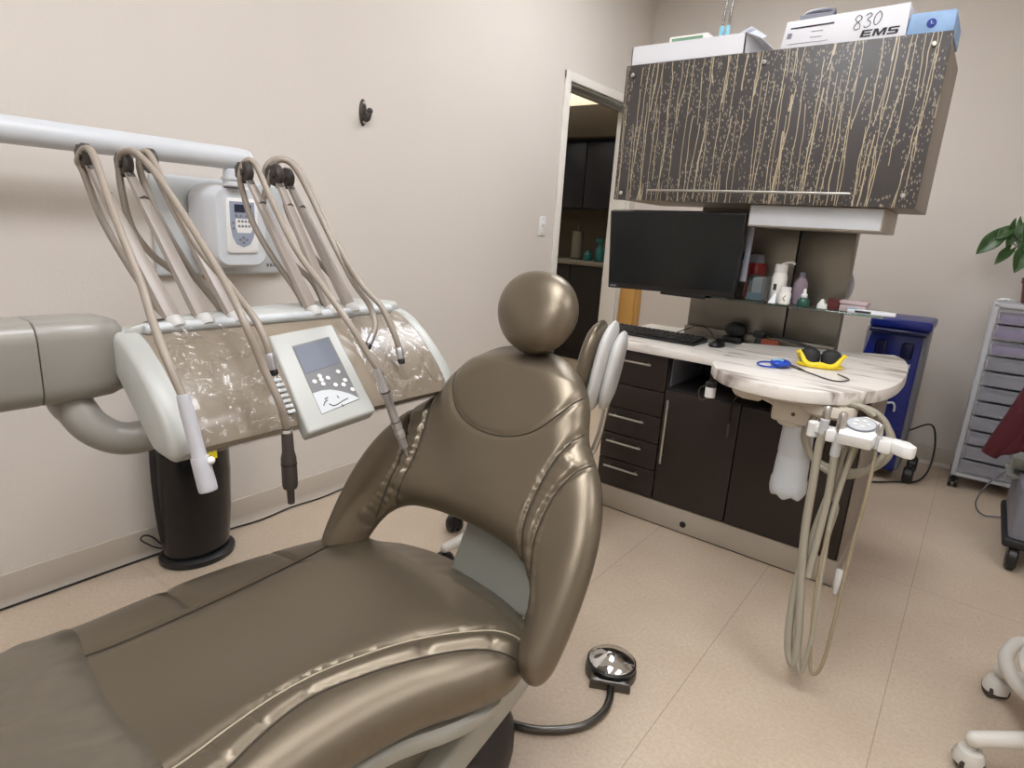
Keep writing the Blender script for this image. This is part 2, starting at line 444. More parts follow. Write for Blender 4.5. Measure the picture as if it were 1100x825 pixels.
def cushion(outline, res, top, bottom, place, feats=()):
    """padded upholstery: dense fill of a smooth outline, top/bottom height fields over (points, edge distance)"""
    B = [(p.x, p.y) for p in outline]
    xs = [p[0] for p in B]; ys = [p[1] for p in B]
    pts = [Vector(p) for p in B]; nb = len(pts)
    Ba = np.array(B)
    grid = []
    ny = int((max(ys) - min(ys)) / res) + 2; nx = int((max(xs) - min(xs)) / res) + 2
    for j in range(ny):
        for i in range(nx):
            g = (min(xs) + (i + .5 * (j % 2)) * res, min(ys) + j * res * .9)
            grid.append(g)
    G = np.array(grid); d, _ = seg_dist(G, B, True)
    ins = [inside(g, B) for g in grid]
    keep = [g for g, dd, k in zip(grid, d, ins) if k and dd > res * .55]
    # two rings hugging the edge so the rounding is smooth
    extra = []
    for i in range(nb):
        a = Ba[i - 1]; c = Ba[(i + 1) % nb]; tdir = c - a; nn = np.array([tdir[1], -tdir[0]]); nn /= np.linalg.norm(nn) + 1e-12
        for e in (.0012,):
            for sg in (1, -1):
                q = Ba[i] + nn * e * sg
                if inside(q, B): extra.append(tuple(q)); break
    if feats:
        fp = [tuple(np.array(a) + (np.array(c) - np.array(a)) * q / 4) for L in feats for a, c in zip(L, L[1:]) for q in range(4)]; fd, _ = seg_dist(np.array(fp), B, True)
        fp = [p for p, q in zip(fp, fd) if q > .003 and inside(p, B)]
        if keep:
            near = np.full(len(keep), 1e9)
            for L in feats: near = np.minimum(near, seg_dist(np.array(keep), L)[0])
            keep = [p for p, q in zip(keep, near) if q > res * .45]
        keep = keep + fp
    allp = pts + [Vector(p) for p in keep] + [Vector(p) for p in extra]
    vo, eo, fo, *_ = delaunay_2d_cdt(allp, [(i, (i + 1) % nb) for i in range(nb)], [], 1, 1e-6)
    P = np.array([(v.x, v.y) for v in vo])
    d, _ = seg_dist(P, B, True); edge = d < 1e-6
    T = top(P, d); Bo = bottom(P, d)
    mid = place(P, np.zeros(len(P)))
    vt = place(P, np.where(edge, 0, T)); vb = place(P, np.where(edge, 0, Bo))
    n = len(P); verts = [Vector(v) for v in vt]; idx = {}
    for i in range(n):
        if not edge[i]: idx[i] = len(verts); verts.append(Vector(vb[i]))
        else: idx[i] = i
    faces = [tuple(f) for f in fo] + [tuple(idx[i] for i in reversed(f)) for f in fo]
    return verts, faces
def pad(d, T, r): return T * np.sqrt(np.clip(1 - (1 - np.clip(d / r, 0, 1)) ** 2, 0, 1))

# ------------------------------------------------------------------ the room
XL, YB, XR, YF, ZC = -2.23, 4.40, 1.75, -1.7, 2.92
def wall_slab(name, lo, hi, m='wall'):
    return struct(MB().box(lo, hi).build(name, m, org=lo))
struct(MB().box((XL - .12, YF - .1, -.1), (XR + .1, YB + .1, 0)).build('floor', 'floor', org=(0, 0, 0)))
b = MB()                                             # left wall with the doorway cut out
b.box((XL - .12, YF - .1, 0), (XL, 3.37, ZC)); b.box((XL - .12, 4.25, 0), (XL, YB + .1, ZC)); b.box((XL - .12, 3.37, 2.116), (XL, 4.25, ZC))
struct(b.build('wall_left', 'wall', org=(XL, 0, 0)))
wall_slab('wall_back', (XL, YB, 0), (XR, YB + .1, ZC))
wall_slab('wall_right', (XR, YF, 0), (XR + .1, YB, ZC))
wall_slab('wall_front', (XL, YF - .1, 0), (XR + .1, YF, ZC))
struct(MB().box((XL - .12, YF - .1, ZC), (XR + .1, YB + .1, ZC + .1)).build('ceiling', 'ceil', org=(0, 0, ZC)))
def baseboard(name, p0, p1, n):
    """vinyl cove base: flat band with a small toe at the floor and a rounded top lip"""
    p0, p1, n = Vector(p0), Vector(p1), Vector(n)
    prof = [(0, 0), (.018, 0), (.014, .006), (.007, .016), (.005, .03), (.005, .104), (.003, .108), (0, .109)]
    R = [[q + n * a + Vector((0, 0, h)) for a, h in prof] for q in (p0, p1)]
    return struct(MB().rings(R).build(name, 'base', org=p0, ang=50))
baseboard('baseboard_left', (XL, YF, 0), (XL, 3.305, 0), (1, 0, 0))
baseboard('baseboard_back', (-2.085, YB, 0), (XR, YB, 0), (0, -1, 0))
# door casing and jambs
b = MB()
for y0, y1 in ((3.313, 3.37), (4.25, 4.283)): b.box((XL, y0, 0), (XL + .016, y1, 2.168), .004)
b.box((XL, 3.313, 2.116), (XL + .0155, 4.283, 2.168), .004)
struct(b.build('trim_1', 'trim', org=(XL, 3.8, 0)))
b = MB()
b.box((XL - .13, 3.37, 0), (XL, 3.385, 2.116), .002); b.box((XL - .13, 4.235, 0), (XL, 4.25, 2.116), .002)
struct(b.build('trim_2', 'trim', org=(XL, 3.8, 0)))
b = MB(); b.box((XL - .13, 3.385, 2.101), (XL - .001, 4.235, 2.116), .002); b.box((XL - .09, 3.385, 2.085), (XL - .05, 4.235, 2.1015), .002)
struct(b.build('trim_3', 'steelgrey', org=(XL, 3.8, 2.1)))
b = MB(); b.box((-2.226, 4.30, 0), (-2.105, 4.398, 1.22), .004); b.box((-2.105, 4.32, 0), (-2.09, 4.398, 1.22), .003)
struct(b.build('trim_4', 'wood', org=(-2.13, 4.38, 0)))

# the dim room beyond the doorway
HX0, HX1, HY0, HY1 = -5.2, XL - .12, 2.2, 5.75
b = MB().box((HX0, HY0, -.1), (HX1, HY1, 0)); struct(b.build('floor_hall', 'floor', org=(-3.8, 4, 0)))
struct(MB().box((HX0, HY1, 0), (HX1, HY1 + .1, 2.75)).build('wall_hall_back', 'hallwall', org=(-3.8, HY1, 0)))
struct(MB().box((HX0 - .1, HY0, 0), (HX0, HY1, 2.75)).build('wall_hall_left', 'hall', org=(HX0, 4, 0)))
struct(MB().box((HX0, HY0 - .1, 0), (HX1, HY0, 2.75)).build('wall_hall_front', 'hall', org=(-3.8, HY0, 0)))
struct(MB().box((HX1 + .0, 4.5, 0), (HX1 + .1, HY1 + .1, 2.75)).build('wall_hall_right', 'hall', org=(HX1, 5, 0)))
struct(MB().box((HX0 - .1, HY0 - .1, 2.75), (HX1, HY1 + .1, 2.85)).build('ceiling_hall', 'hall', org=(-3.8, 4, 2.75)))
struct(MB().box((HX0, 5.2, 2.09), (HX1, HY1, 2.37), .005).build('trim_5', 'soffit', org=(-3.8, 5.4, 2.1)))
# wall cabinets of the dim room
c = thing('wall_cabinet', (-3.7, 5.5, 1.48), 'dark navy wall cabinets hanging under a brown soffit, seen through the doorway', 'cabinet')
MB().box((-4.55, 5.32, 1.46), (-2.36, 5.74, 2.088), .004).build('body', 'navy', c)
for x0, x1, hx in ((-4.53, -4.11, -4.15), (-4.10, -3.68, -3.72), (-3.67, -3.25, -3.63), (-3.24, -2.82, -2.86), (-2.81, -2.38, -2.77)):
    d = MB().box((x0, 5.298, 1.465), (x1, 5.319, 2.083), .003).build('door', 'navy', c)
    h = MB().tube([(hx, 5.298, 1.50), (hx, 5.272, 1.505), (hx, 5.272, 1.63), (hx, 5.298, 1.635)], .005, sm=3).build('handle', 'metal', d)
c = thing('floor_cabinet', (-3.7, 5.4, 0), 'black floor cabinet under the grey worktop, seen through the doorway', 'cabinet')
MB().box((-4.55, 5.19, .0), (-2.36, 5.74, .925), .004).build('body', 'espdark', c)
for x0, x1, hx in ((-4.53, -4.11, -4.15), (-4.10, -3.68, -3.72), (-3.67, -3.25, -3.63), (-3.24, -2.82, -2.86), (-2.81, -2.38, -2.77)):
    d = MB().box((x0, 5.17, .10), (x1, 5.189, .915), .003).build('door', 'espdark', c)
    MB().tube([(hx, 5.17, .72), (hx, 5.145, .725), (hx, 5.145, .87), (hx, 5.17, .875)], .005, sm=3).build('handle', 'metal', d)
tag(MB().box((-4.58, 5.15, .926), (-2.36, 5.745, .965), .008).build('worktop', 'graycounter'), 'grey worktop with bottles in the dim room beyond the doorway', 'worktop')
t = thing('spray_bottle', (-3.07, 5.42, .965), 'teal spray bottle standing on the grey worktop beyond the doorway', 'bottle')
MB().lathe([(.045, 0), (.055, .01), (.055, .09), (.04, .125), (.018, .15), (.016, .165)], (-3.07, 5.42, .965)).build('body', 'teal', t)
b = MB().cyl((-3.07, 5.42, 1.13), (-3.07, 5.42, 1.155), .02); b.box((-3.125, 5.405, 1.15), (-3.045, 5.435, 1.185), .008); b.tube([(-3.11, 5.42, 1.16), (-3.11, 5.42, 1.135), (-3.095, 5.42, 1.115)], .005)
b.build('trigger_head', 'teal', t)
t = thing('soap_bottle', (-3.16, 5.34, .965), 'squat teal bottle beside the spray bottle on the grey worktop', 'bottle')
MB().lathe([(.035, 0), (.042, .008), (.042, .06), (.02, .085), (.014, .1)], (-3.16, 5.34, .965)).build('body', 'teal', t)
MB().lathe([(.012, .1), (.012, .115), (.006, .118)], (-3.16, 5.34, .965)).build('cap', 'black', t)
t = thing('paper_towel_stand', (-3.36, 5.45, .965), 'dim pale paper towel roll standing upright left of the teal bottles', 'paper towels')
MB().lathe([(.05, 0), (.056, .006), (.056, .26), (.05, .265), (.02, .265)], (-3.36, 5.45, .977)).build('roll', 'graycounter', t)
b = MB().cyl((-3.36, 5.45, .965), (-3.36, 5.45, .977), .07); b.cyl((-3.36, 5.45, .977), (-3.36, 5.45, 1.29), .008); b.build('stand', 'darkmetal', t)

# ------------------------------------------------------------------ things on the left wall
t = thing('light_switch', (XL, 3.186, 1.262), 'white light switch plate on the wall left of the doorway', 'light switch')
MB().box((XL, 3.149, 1.204), (XL + .006, 3.222, 1.320), .003).build('plate', 'white', t)
b = MB().cbox((XL + .010, 3.186, 1.266), (.014, .011, .024), .003, 2, Euler((0, .5, 0))); b.build('toggle', 'white', t)
b = MB()
for z in (1.218, 1.306): b.cyl((XL + .005, 3.186, z), (XL + .0075, 3.186, z), .004, n=10)
b.build('screw', 'metal', t)
t = thing('wall_hook', (XL, 1.809, 1.674), 'small dark coat hook screwed high on the bare left wall', 'hook')
m3 = Matrix.Translation((XL, 1.809, 1.674))
b = MB().ball((XL + .003, 1.809, 1.674), (.010, .0195, .054), 18); b.build('backplate', 'dark', t)
b = MB().tube([(XL + .008, 1.811, 1.655), (XL + .022, 1.814, 1.647), (XL + .032, 1.817, 1.662), (XL + .034, 1.82, 1.678)], (.011, .012, .009), sm=6); b.ball((XL + .034, 1.82, 1.68), .013)
b.build('hook_arm', 'dark', t)
b = MB()
for z in (1.71, 1.635): b.ball((XL + .011, 1.809, z), (.004, .006, .006), 10)
b.build('screw', 'metal', t)

# x-ray unit on the wall
t = thing('x_ray_unit', (XL, 1.16, 1.01), 'white wall-mounted x-ray unit with control box and long horizontal arm', 'x-ray machine')
MB().box((XL + .001, .93, 1.012), (XL + .03, 1.405, 1.345), .012, 3).build('wall_plate', 'plate', t)
XB = -2.05
b = MB()                                             # rounded control box
def rrect(cx, cz, w, h, r, y=None, n=5):
    o = []
    for sx, sz, a0 in ((1, 1, 0), (-1, 1, 90), (-1, -1, 180), (1, -1, 270)):
        for i in range(n + 1):
            a = math.radians(a0 + 90 * i / n); o.append((cx + sx * (w / 2 - r) + r * math.cos(a), cz + sz * (h / 2 - r) + r * math.sin(a)))
    return o
BY, BZ = 1.148, 1.187
R = []
for x, w, h, r in ((XL + .03, .19, .24, .05), (XL + .045, .222, .28, .06), (XB - .06, .218, .28, .06), (XB - .025, .205, .272, .055), (XB, .172, .25, .04)):
    R.append([(x, BY + p - (.0 if x < -2.1 else .0), BZ + q) for p, q in rrect(0, 0, w, h, r)])
b.rings(R).build('control_box', 'coolwhite', t)
b = MB(); R = []
b.rings([[(x, BY + p, BZ + .005 + q) for p, q in rrect(0, 0, w, h, .012)] for x, w, h in ((XB - .004, .112, .18), (XB + .005, .112, .18), (XB + .007, .106, .174))]).build('control_panel', 'white', t)
pn = MB()
poly = [(-.044, .080), (.044, .080), (.044, .0), (.038, -.035), (.024, -.06), (0, -.07), (-.024, -.06), (-.038, -.035), (-.044, 0)]
pn.prism([(XB + .007, BY + p, BZ + .005 + q) for p, q in poly], (.0015, 0, 0)); kp = pn.build('keypad', 'paneldim', t)
MB().box((XB + .0085, BY - .028, BZ + .05), (XB + .0095, BY + .032, BZ + .076)).build('display', 'lcddark', kp)
MB().prism([(XB + .0085, BY + p, BZ + .005 + q) for p, q in [(-.026, .024), (.036, .024), (.036, .0), (.028, -.022), (-.02, -.022), (-.026, -.004)]], (.0006, 0, 0)).build('key_field', 'white', kp)
bt = None
for p, q in ((-.022, .034), (-.006, .034), (.012, .034), (.026, .034), (-.014, .016), (-.002, .016), (.010, .016), (.022, .016), (-.014, .0), (-.002, 0), (.010, 0), (.022, 0), (-.034, .01), (-.034, -.008), (0, -.038), (-.012, -.045), (.012, -.045), (0, -.055)):
    if bt is None:
        bt = MB().cyl((XB + .0088, BY + p, BZ + .005 + q), (XB + .0105, BY + p, BZ + .005 + q), .0042, n=10).build('button', 'panelgrey', kp); p0, q0 = p, q
    else: dup_part(bt, (0, p - p0, q - q0))
b = MB().cyl((-2.05, 1.125, BZ + .13), (-2.05, 1.125, 1.375), .034, .030, bev=.004); b.cyl((-2.05, 1.125, BZ + .152), (-2.05, 1.125, BZ + .16), .037)
b.build('arm_pivot', 'coolwhite', t)
b = MB().lathe([(.026, 0), (.033, .012), (.035, .03), (.036, 1.75), (.03, 1.76)], (-2.05, 1.175, 1.408), (0, -1, 0), 28)
b.build('horizontal_arm', 'coolwhite', t)
b = MB().ball((-2.05, 1.172, 1.408), (.033, .024, .033), 20); b.build('arm_end_cap', 'coolwhite', t)
b = MB()
for k in range(4): b.box((XL + .0298, 1.325 + k * .014, 1.04), (XL + .0306, 1.335 + k * .014, 1.052))
b.build('faint_badge', 'panelgrey', t)

# air purifier
t = thing('air_purifier', (-2.115, .955, 0), 'tall black oval air purifier standing on the floor against the left wall', 'air purifier')
PC = Vector((-2.115, .955, 0))
def oval(z, a, bb, n=32):
    return [PC + Vector((bb * math.cos(2 * PI * i / n), a * math.sin(2 * PI * i / n), z)) for i in range(n)]
MB().rings([oval(z, a, q) for z, a, q in ((.03, .112, .086), (.06, .116, .09), (.18, .126, .097), (.32, .131, .10), (.46, .128, .098), (.60, .118, .092), (.63, .105, .08), (.64, .07, .05))]).build('housing', 'gloss', t)
MB().rings([oval(z, a, q) for z, a, q in ((0, .124, .104), (.008, .131, .109), (.022, .131, .109), (.03, .12, .098), (.03, .10, .08))]).build('base', 'black', t)
b = MB()
for i in range(26):                                   # fine vertical slats on the left half
    a = -PI * .5 + (i - 13) * .035 - .25
    pts = [PC + Vector((q * 1.003 * math.cos(a), r * 1.003 * math.sin(a), z)) for z, r, q in ((.09, .118, .0915), (.18, .126, .097), (.32, .131, .10), (.46, .128, .098), (.58, .1195, .093))]
    b.tube(pts, .0016, n=4, sm=2)
b.build('grille', 'blackmat', t)
a0 = -.05; q = []
for a in (-.02, .42):
    q.append((a, .538)); 
lab = []
for i in range(6):
    a = .0 + .36 * i / 5; lab.append([PC + Vector((.0995 * math.cos(a), .1300 * math.sin(a), .464)), PC + Vector((.1015 * math.cos(a), .1322 * math.sin(a), .396))])
b = MB()
for i in range(5): b.poly([lab[i][0], lab[i + 1][0], lab[i + 1][1], lab[i][1]])
b.build('warning_label', 'yellowlab', t)
MB().tube([(-2.16, .86, .04), (-2.18, .83, .055), (-2.20, .80, .085), (-2.205, .815, .095), (-2.195, .84, .08), (-2.2, .88, .02)], .003, n=6).build('cord_loop', 'black', t)
(MB().tube([(-2.203, -.9, .006), (-2.205, -.2, .006), (-2.204, .4, .006), (-2.206, .8, .006), (-2.2, 1.1, .006), (-2.185, 1.25, .006), (-2.2, 1.4, .006), (-2.19, 1.55, .006), (-2.205, 1.75, .006), (-2.203, 2.2, .006), (-2.205, 3.1, .006)], .0038, n=6).build('power_cord', 'black', t))

# ------------------------------------------------------------------ dental chair
def resample(pts, step):
    P = spline(pts, 16, True); P.append(P[0]); out = []; acc = 0; nxt = 0
    for a, c in zip(P, P[1:]):
        L = (c - a).length
        while nxt <= acc + L and L > 0:
            out.append(a.lerp(c, (nxt - acc) / L)); nxt += step
        acc += L
    if (out[-1] - out[0]).length < step * .5: out.pop()
    return out
CH = thing('dental_chair', (-.9, .75, 0), 'reclined dental patient chair in shiny taupe vinyl with round headrest', 'dental chair')
RB = math.atan(.65); S = np.array([0, math.sin(RB), math.cos(RB)]); N = np.array([0, -math.cos(RB), math.sin(RB)])
O = np.array([-.845, .87, .42])
def fwd(u): return 1.0 * np.clip(np.abs(u) - .17, 0, 1) ** 2
def place_back(P, h):
    off = h + fwd(P[:, 0])
    return O + np.outer(P[:, 0], [1, 0, 0]) + np.outer(P[:, 1], S) + np.outer(off, N)
half = [(0, .645), (.05, .642), (.10, .628), (.145, .60), (.18, .565), (.203, .525), (.216, .488), (.232, .455), (.258, .425), (.292, .385), (.322, .33), (.342, .27), (.353, .2), (.356, .12), (.352, .04), (.342, -.005), (.322, -.028), (.292, -.028), (.268, -.005), (.252, .04), (.243, .09), (.228, .13), (.2, .162), (.16, .182), (.1, .193), (.05, .197), (0, .198)]
outl = half + [(-u, s) for u, s in half[1:-1][::-1]]
outl = resample([Vector((u, s, 0)) for u, s in outl], .008)
seamU = [(-.19, .575), (-.180, .535), (-.155, .485), (-.115, .437), (-.06, .41), (0, .402), (.06, .41), (.115, .437), (.155, .485), (.180, .535), (.19, .575)]
seam_in = [(.222, .475), (.205, .43), (.188, .37), (.178, .30), (.182, .23), (.2, .16), (.222, .115), (.238, .09)]
seam_out = [(.272, .415), (.245, .372), (.222, .31), (.216, .25), (.222, .19), (.235, .13), (.245, .095)]
sm2 = lambda L: [(p.x, p.y) for p in spline([Vector((a, c, 0)) for a, c in L], 12)]
SL = {'u': sm2(seamU), 'ri': sm2(seam_in), 'ro': sm2(seam_out)}
SL['li'] = [(-a, c) for a, c in SL['ri']]; SL['lo'] = [(-a, c) for a, c in SL['ro']]
def back_top(P, d):
    h = pad(d, .052, .075)
    for k, line in SL.items():
        dd, arc = seg_dist(P, line); h -= (.005 if k == 'u' else .007) * np.exp(-(dd / .007) ** 2)
    for i_, o_ in (('ri', 'ro'), ('li', 'lo')):
        di, arc = seg_dist(P, SL[i_]); do, _ = seg_dist(P, SL[o_])
        strip = (di + do < .062) & (np.minimum(di, do) < .04)
        gap = di + do
        w = np.where(gap < .06, np.clip(np.minimum(di, do) / .008, 0, 1), 0)
        amp = .0065 if i_ == 'li' else .002
        h += .0045 * w - amp * w * np.exp(-(np.sin(arc * 105 + 1.8 * np.sin(arc * 37)) / .42) ** 2)
    h += .0035 * np.exp(-((P[:, 0]) / .11) ** 2 - ((P[:, 1] - .3) / .1) ** 2)
    return h
back_bot = lambda P, d: -pad(d, .028, .03)
vs, fs = cushion(outl, .0062, back_top, back_bot, place_back, [SL[k] for k in ('u', 'ri', 'ro', 'li', 'lo')])
bk = MB().mesh(vs, fs).build('backrest', 'vinyl', CH, ang=180)
def on_back(L, lift):
    P = np.array(L); dB, _ = seg_dist(P, [(p.x, p.y) for p in outl], True)
    h = back_top(P, dB)
    return [Vector(q) for q in place_back(P, h + lift)]
for k, m in (('u', 'seam'), ('ri', 'seam'), ('ro', 'seam'), ('li', 'seam'), ('lo', 'seam')):
    L = SL[k]; dB, _ = seg_dist(np.array(L), [(p.x, p.y) for p in outl], True)
    L = [p for p, q in zip(L, dB) if q > .004 and inside(p, [(r.x, r.y) for r in outl])]
    MB().tube(on_back(L, .0009), .0017, n=6, sm=0).build('seam', m, bk)
# hard shell behind the backrest
sh = [(0, .60), (.08, .59), (.13, .56), (.17, .5), (.185, .45), (.2, .38), (.2, .28), (.17, .235), (.1, .222), (0, .222)]
sh = resample([Vector((u, s, 0)) for u, s in sh + [(-u, s) for u, s in sh[1:-1][::-1]]], .02)
vs, fs = cushion(sh, .02, lambda P, d: -.012 + 0 * d, lambda P, d: -.03 - pad(d, .02, .03), place_back)
MB().mesh(vs, fs).build('back_shell', 'shell', CH)
# headrest
HC = Vector((-.845, 1.214, 1.053)); hx = Vector((1, 0, 0)); th = math.radians(24)
hs = Vector((0, math.sin(th), math.cos(th))); hn = Vector((0, -math.cos(th), math.sin(th)))
b = MB(); R = []
nR = 40
for k in range(1, 22):
    a = PI * k / 22 - PI / 2; rr = max(math.cos(a), 0) ** .72; off = math.sin(a)
    dep = off * .056 if off > 0 else off * .048
    ring = []
    for j in range(nR):
        q = 2 * PI * j / nR; cx, cy = math.cos(q), math.sin(q)
        ex = .111 * rr * abs(cx) ** .92 * (1 if cx >= 0 else -1)
        wid = 1 - .10 * max(0, -cy)                       # narrower towards the neck
        ey = .102 * rr * abs(cy) ** .92 * (1 if cy >= 0 else -1)
        ring.append(HC + hx * (ex * wid - .10 * ey) + hs * ey + hn * dep)
    R.append(ring)
b.rings(R).build('headrest', 'vinyl', CH, ang=180)
hr = CH.children[-1]
pt = [HC + hx * (.1115 * math.cos(q) * (1 - .10 * max(0, -math.sin(q))) - .0102 * math.sin(q)) + hs * .1025 * math.sin(q) - hn * .002 for q in [2 * PI * j / 48 for j in range(48)]]
MB().tube(pt, .0016, n=6, sm=0, closed=True).build('seam', 'seam', hr)
pa = Vector(O + S * .50 - N * .02); pb = Vector(O + S * .70 - N * .02)
b = MB(); b.prism([Vector(O + S * s + np.array([u, 0, 0]) - N * .028) for u, s in ((-.04, .5), (.04, .5), (.03, .76), (-.03, .76))], Vector(N) * .012, .003); b.cyl(HC - hs * .02 - hn * .06 - hx * .03, HC - hs * .02 - hn * .06 + hx * .03, .02)
b.build('headrest_bracket', 'darkmetal', CH)

# seat
seat_pts = [(-1.215, .90), (-1.165, .975), (-1.08, 1.025), (-.97, 1.05), (-.84, 1.048), (-.72, 1.015), (-.625, .955), (-.575, .885), (-.565, .815), (-.59, .735), (-.628, .65), (-.652, .55), (-.66, .45), (-.655, .35), (-.648, .25), (-.645, .1), (-.66, -.08), (-.72, -.26), (-.84, -.36), (-1.03, -.37), (-1.18, -.29), (-1.25, -.12), (-1.272, .1), (-1.282, .33), (-1.285, .55), (-1.262, .74)]
seat_out = resample([Vector((x, y, 0)) for x, y in seat_pts], .011)
SB = [(p.x, p.y) for p in seat_out]
SS = {'l': sm2([(-1.175, .975), (-1.155, .88), (-1.13, .72), (-1.122, .52), (-1.128, .35), (-1.145, .2), (-1.155, 0), (-1.14, -.2)]),
      'r1': sm2([(-.588, .90), (-.648, .845), (-.735, .72), (-.788, .58), (-.803, .48), (-.797, .38), (-.785, .29), (-.775, .1), (-.785, -.15)]),
      'r2': sm2([(-.578, .845), (-.645, .775), (-.708, .665), (-.752, .54), (-.757, .47), (-.745, .40), (-.728, .33), (-.718, .2), (-.715, .0), (-.74, -.17)])}
def seat_top(P, d):
    h = pad(d, .062, .085)
    h += .012 * np.clip((d - .06) / .12, 0, 1) * np.clip((P[:, 1] - .3) / .5, 0, 1)
    h -= .010 * np.exp(-((P[:, 0] + .95) / .1) ** 2 - ((P[:, 1] - .62) / .2) ** 2)
    for k, line in SS.items():
        dd, arc = seg_dist(P, line); h -= .0055 * np.exp(-(dd / .012) ** 2)
    d1, arc = seg_dist(P, SS['r1']); d2, _ = seg_dist(P, SS['r2'])
    w = np.where(d1 + d2 < .07, np.clip(np.minimum(d1, d2) / .014, 0, 1) ** 1.5, 0)
    h += w * (.004 - .006 * np.exp(-(np.sin(arc * 24 + 1.5 * np.sin(arc * 11)) / .14) ** 2))
    dl, arc = seg_dist(P, SS['l'])
    side = np.where((P[:, 0] < -1.1) & (dl > .006) & (d < .15), np.clip(dl / .02, 0, 1) * np.clip((.16 - dl) / .05, 0, 1), 0)
    h -= side * .013 * np.exp(-(np.sin(arc * 17 + 2.2 * np.sin(arc * 5.3)) / .10) ** 2)
    # stretched creases on the seat near the backrest
    h += .0012 * np.exp(-((P[:, 0] + .93) / .16) ** 2 - ((P[:, 1] - .92) / .08) ** 2) * np.sin((P[:, 0] * .8 + P[:, 1] * .5) * 150)
    return h
seat_bot = lambda P, d: -pad(d, .06, .06)
def place_seat(P, h):
    rise = .03 * np.clip((.35 - P[:, 1]) / .6, 0, 1)       # the leg end lifts slightly
    return np.stack([P[:, 0], P[:, 1], .405 + rise + h], 1)
vs, fs = cushion(seat_out, .0078, seat_top, seat_bot, place_seat, [SS[k] for k in ('l', 'r1', 'r2')])
st = MB().mesh(vs, fs).build('seat', 'vinyl', CH, ang=180)
for k, m in (('l', 'seam'), ('r1', 'seamlight'), ('r2', 'seam')):
    L = SS[k]; P = np.array(L); dB, _ = seg_dist(P, SB, True)
    pts = [Vector(q) for q in place_seat(P, seat_top(P, dB) + .0009)]
    MB().tube(pts, .0019, n=6, sm=0).build('seam', m, st)
# plastic slip over the leg end
cov = [p for p in seat_pts if p[1] < .30]
cov_pts = [(-.648, .27), (-.645, .1), (-.66, -.08), (-.72, -.26), (-.84, -.36), (-1.03, -.37), (-1.18, -.29), (-1.25, -.12), (-1.272, .1), (-1.281, .27), (-1.22, .315), (-1.1, .30), (-.95, .285), (-.8, .29), (-.7, .275)]
co = resample([Vector((x, y, 0)) for x, y in cov_pts], .011)
def cov_top(P, d):
    dB, _ = seg_dist(P, SB, True); h = seat_top(P, dB) + .003
    n = .0042 * np.sin(P[:, 0] * 46 + 3 * np.sin(P[:, 1] * 19)) * np.sin(P[:, 1] * 41 + 2 * np.sin(P[:, 0] * 23)) + .002 * np.sin((P[:, 0] - P[:, 1]) * 90 + 2 * np.sin(P[:, 1] * 30))
    return h + np.abs(n) * np.clip(d / .02, 0, 1)
def cov_bot(P, d):
    dB, _ = seg_dist(P, SB, True); return seat_top(P, dB) - .004
vs, fs = cushion(co, .0095, cov_top, cov_bot, place_seat)
# rim vertices sit on the seat surface
MB().mesh(vs, fs).build('toe_cover', 'toecover', CH, ang=180)

# seat pan, lift and base
def plan_scale(k, cx=-.95, cy=.36): return [(cx + (x - cx) * k, cy + (y - cy) * k) for x, y in [(p.x, p.y) for p in resample([Vector((x, y, 0)) for x, y in seat_pts], .04)]]
MB().rings([[(x, y, z + .03 * min(1, max(0, (.35 - y) / .6))) for x, y in plan_scale(k)] for k, z in ((.90, .352), (.935, .345), (.935, .325), (.90, .312), (.7, .305))]).build('seat_pan', 'shell', CH)
for x0 in (-.715, -1.18):                           # sloping lift arms under both sides
    MB().prism([(x0, 1.03, .285), (x0, 1.07, .255), (x0, 1.02, .205), (x0, .48, .055), (x0, .36, .055), (x0, .40, .115), (x0, .95, .275)], (.06, 0, 0), .012, 3).build('lift_arm', 'shell', CH)
b = MB().prism([(-1.14, .92, .30), (-1.14, 1.0, .2), (-1.14, .5, .05), (-1.14, .1, .05), (-1.14, .1, .18), (-1.14, .3, .30)], (.44, 0, 0), .01, 2)
b.build('lift_housing', 'under', CH)
b = MB(); bc = Vector((-.88, .84, 0))
b.rings([[bc + Vector((a * math.cos(q) * (1.0), c * math.sin(q), z)) for q in [2 * PI * i / 40 for i in range(40)]] for a, c, z in ((.235, .30, 0), (.24, .305, .01), (.24, .305, .03), (.225, .29, .06), (.17, .23, .085), (.08, .1, .095))])
b.build('base_cover', 'dark', CH)
b = MB().box((-1.12, -.1, .0), (-.72, .75, .05), .015, 3); b.build('floor_plate', 'dark', CH)
# back support arm seen through the opening
b = MB(); pts = [(u, s) for u, s in ((-.03, .30), (.19, .30), (.205, .16), (.19, .06), (.06, .02), (-.05, .05), (-.06, .2))]
b.prism([Vector(O + np.array([u, 0, 0]) + S * s - N * .095) for u, s in pts], Vector(-N) * .035, .012, 3)
b.build('back_support', 'steelgrey', CH)
b = MB().cyl((-.66, 1.06, .42), (-.60, 1.06, .42), .038, bev=.006, n=24)
b.build('pivot_hub', 'white', CH)

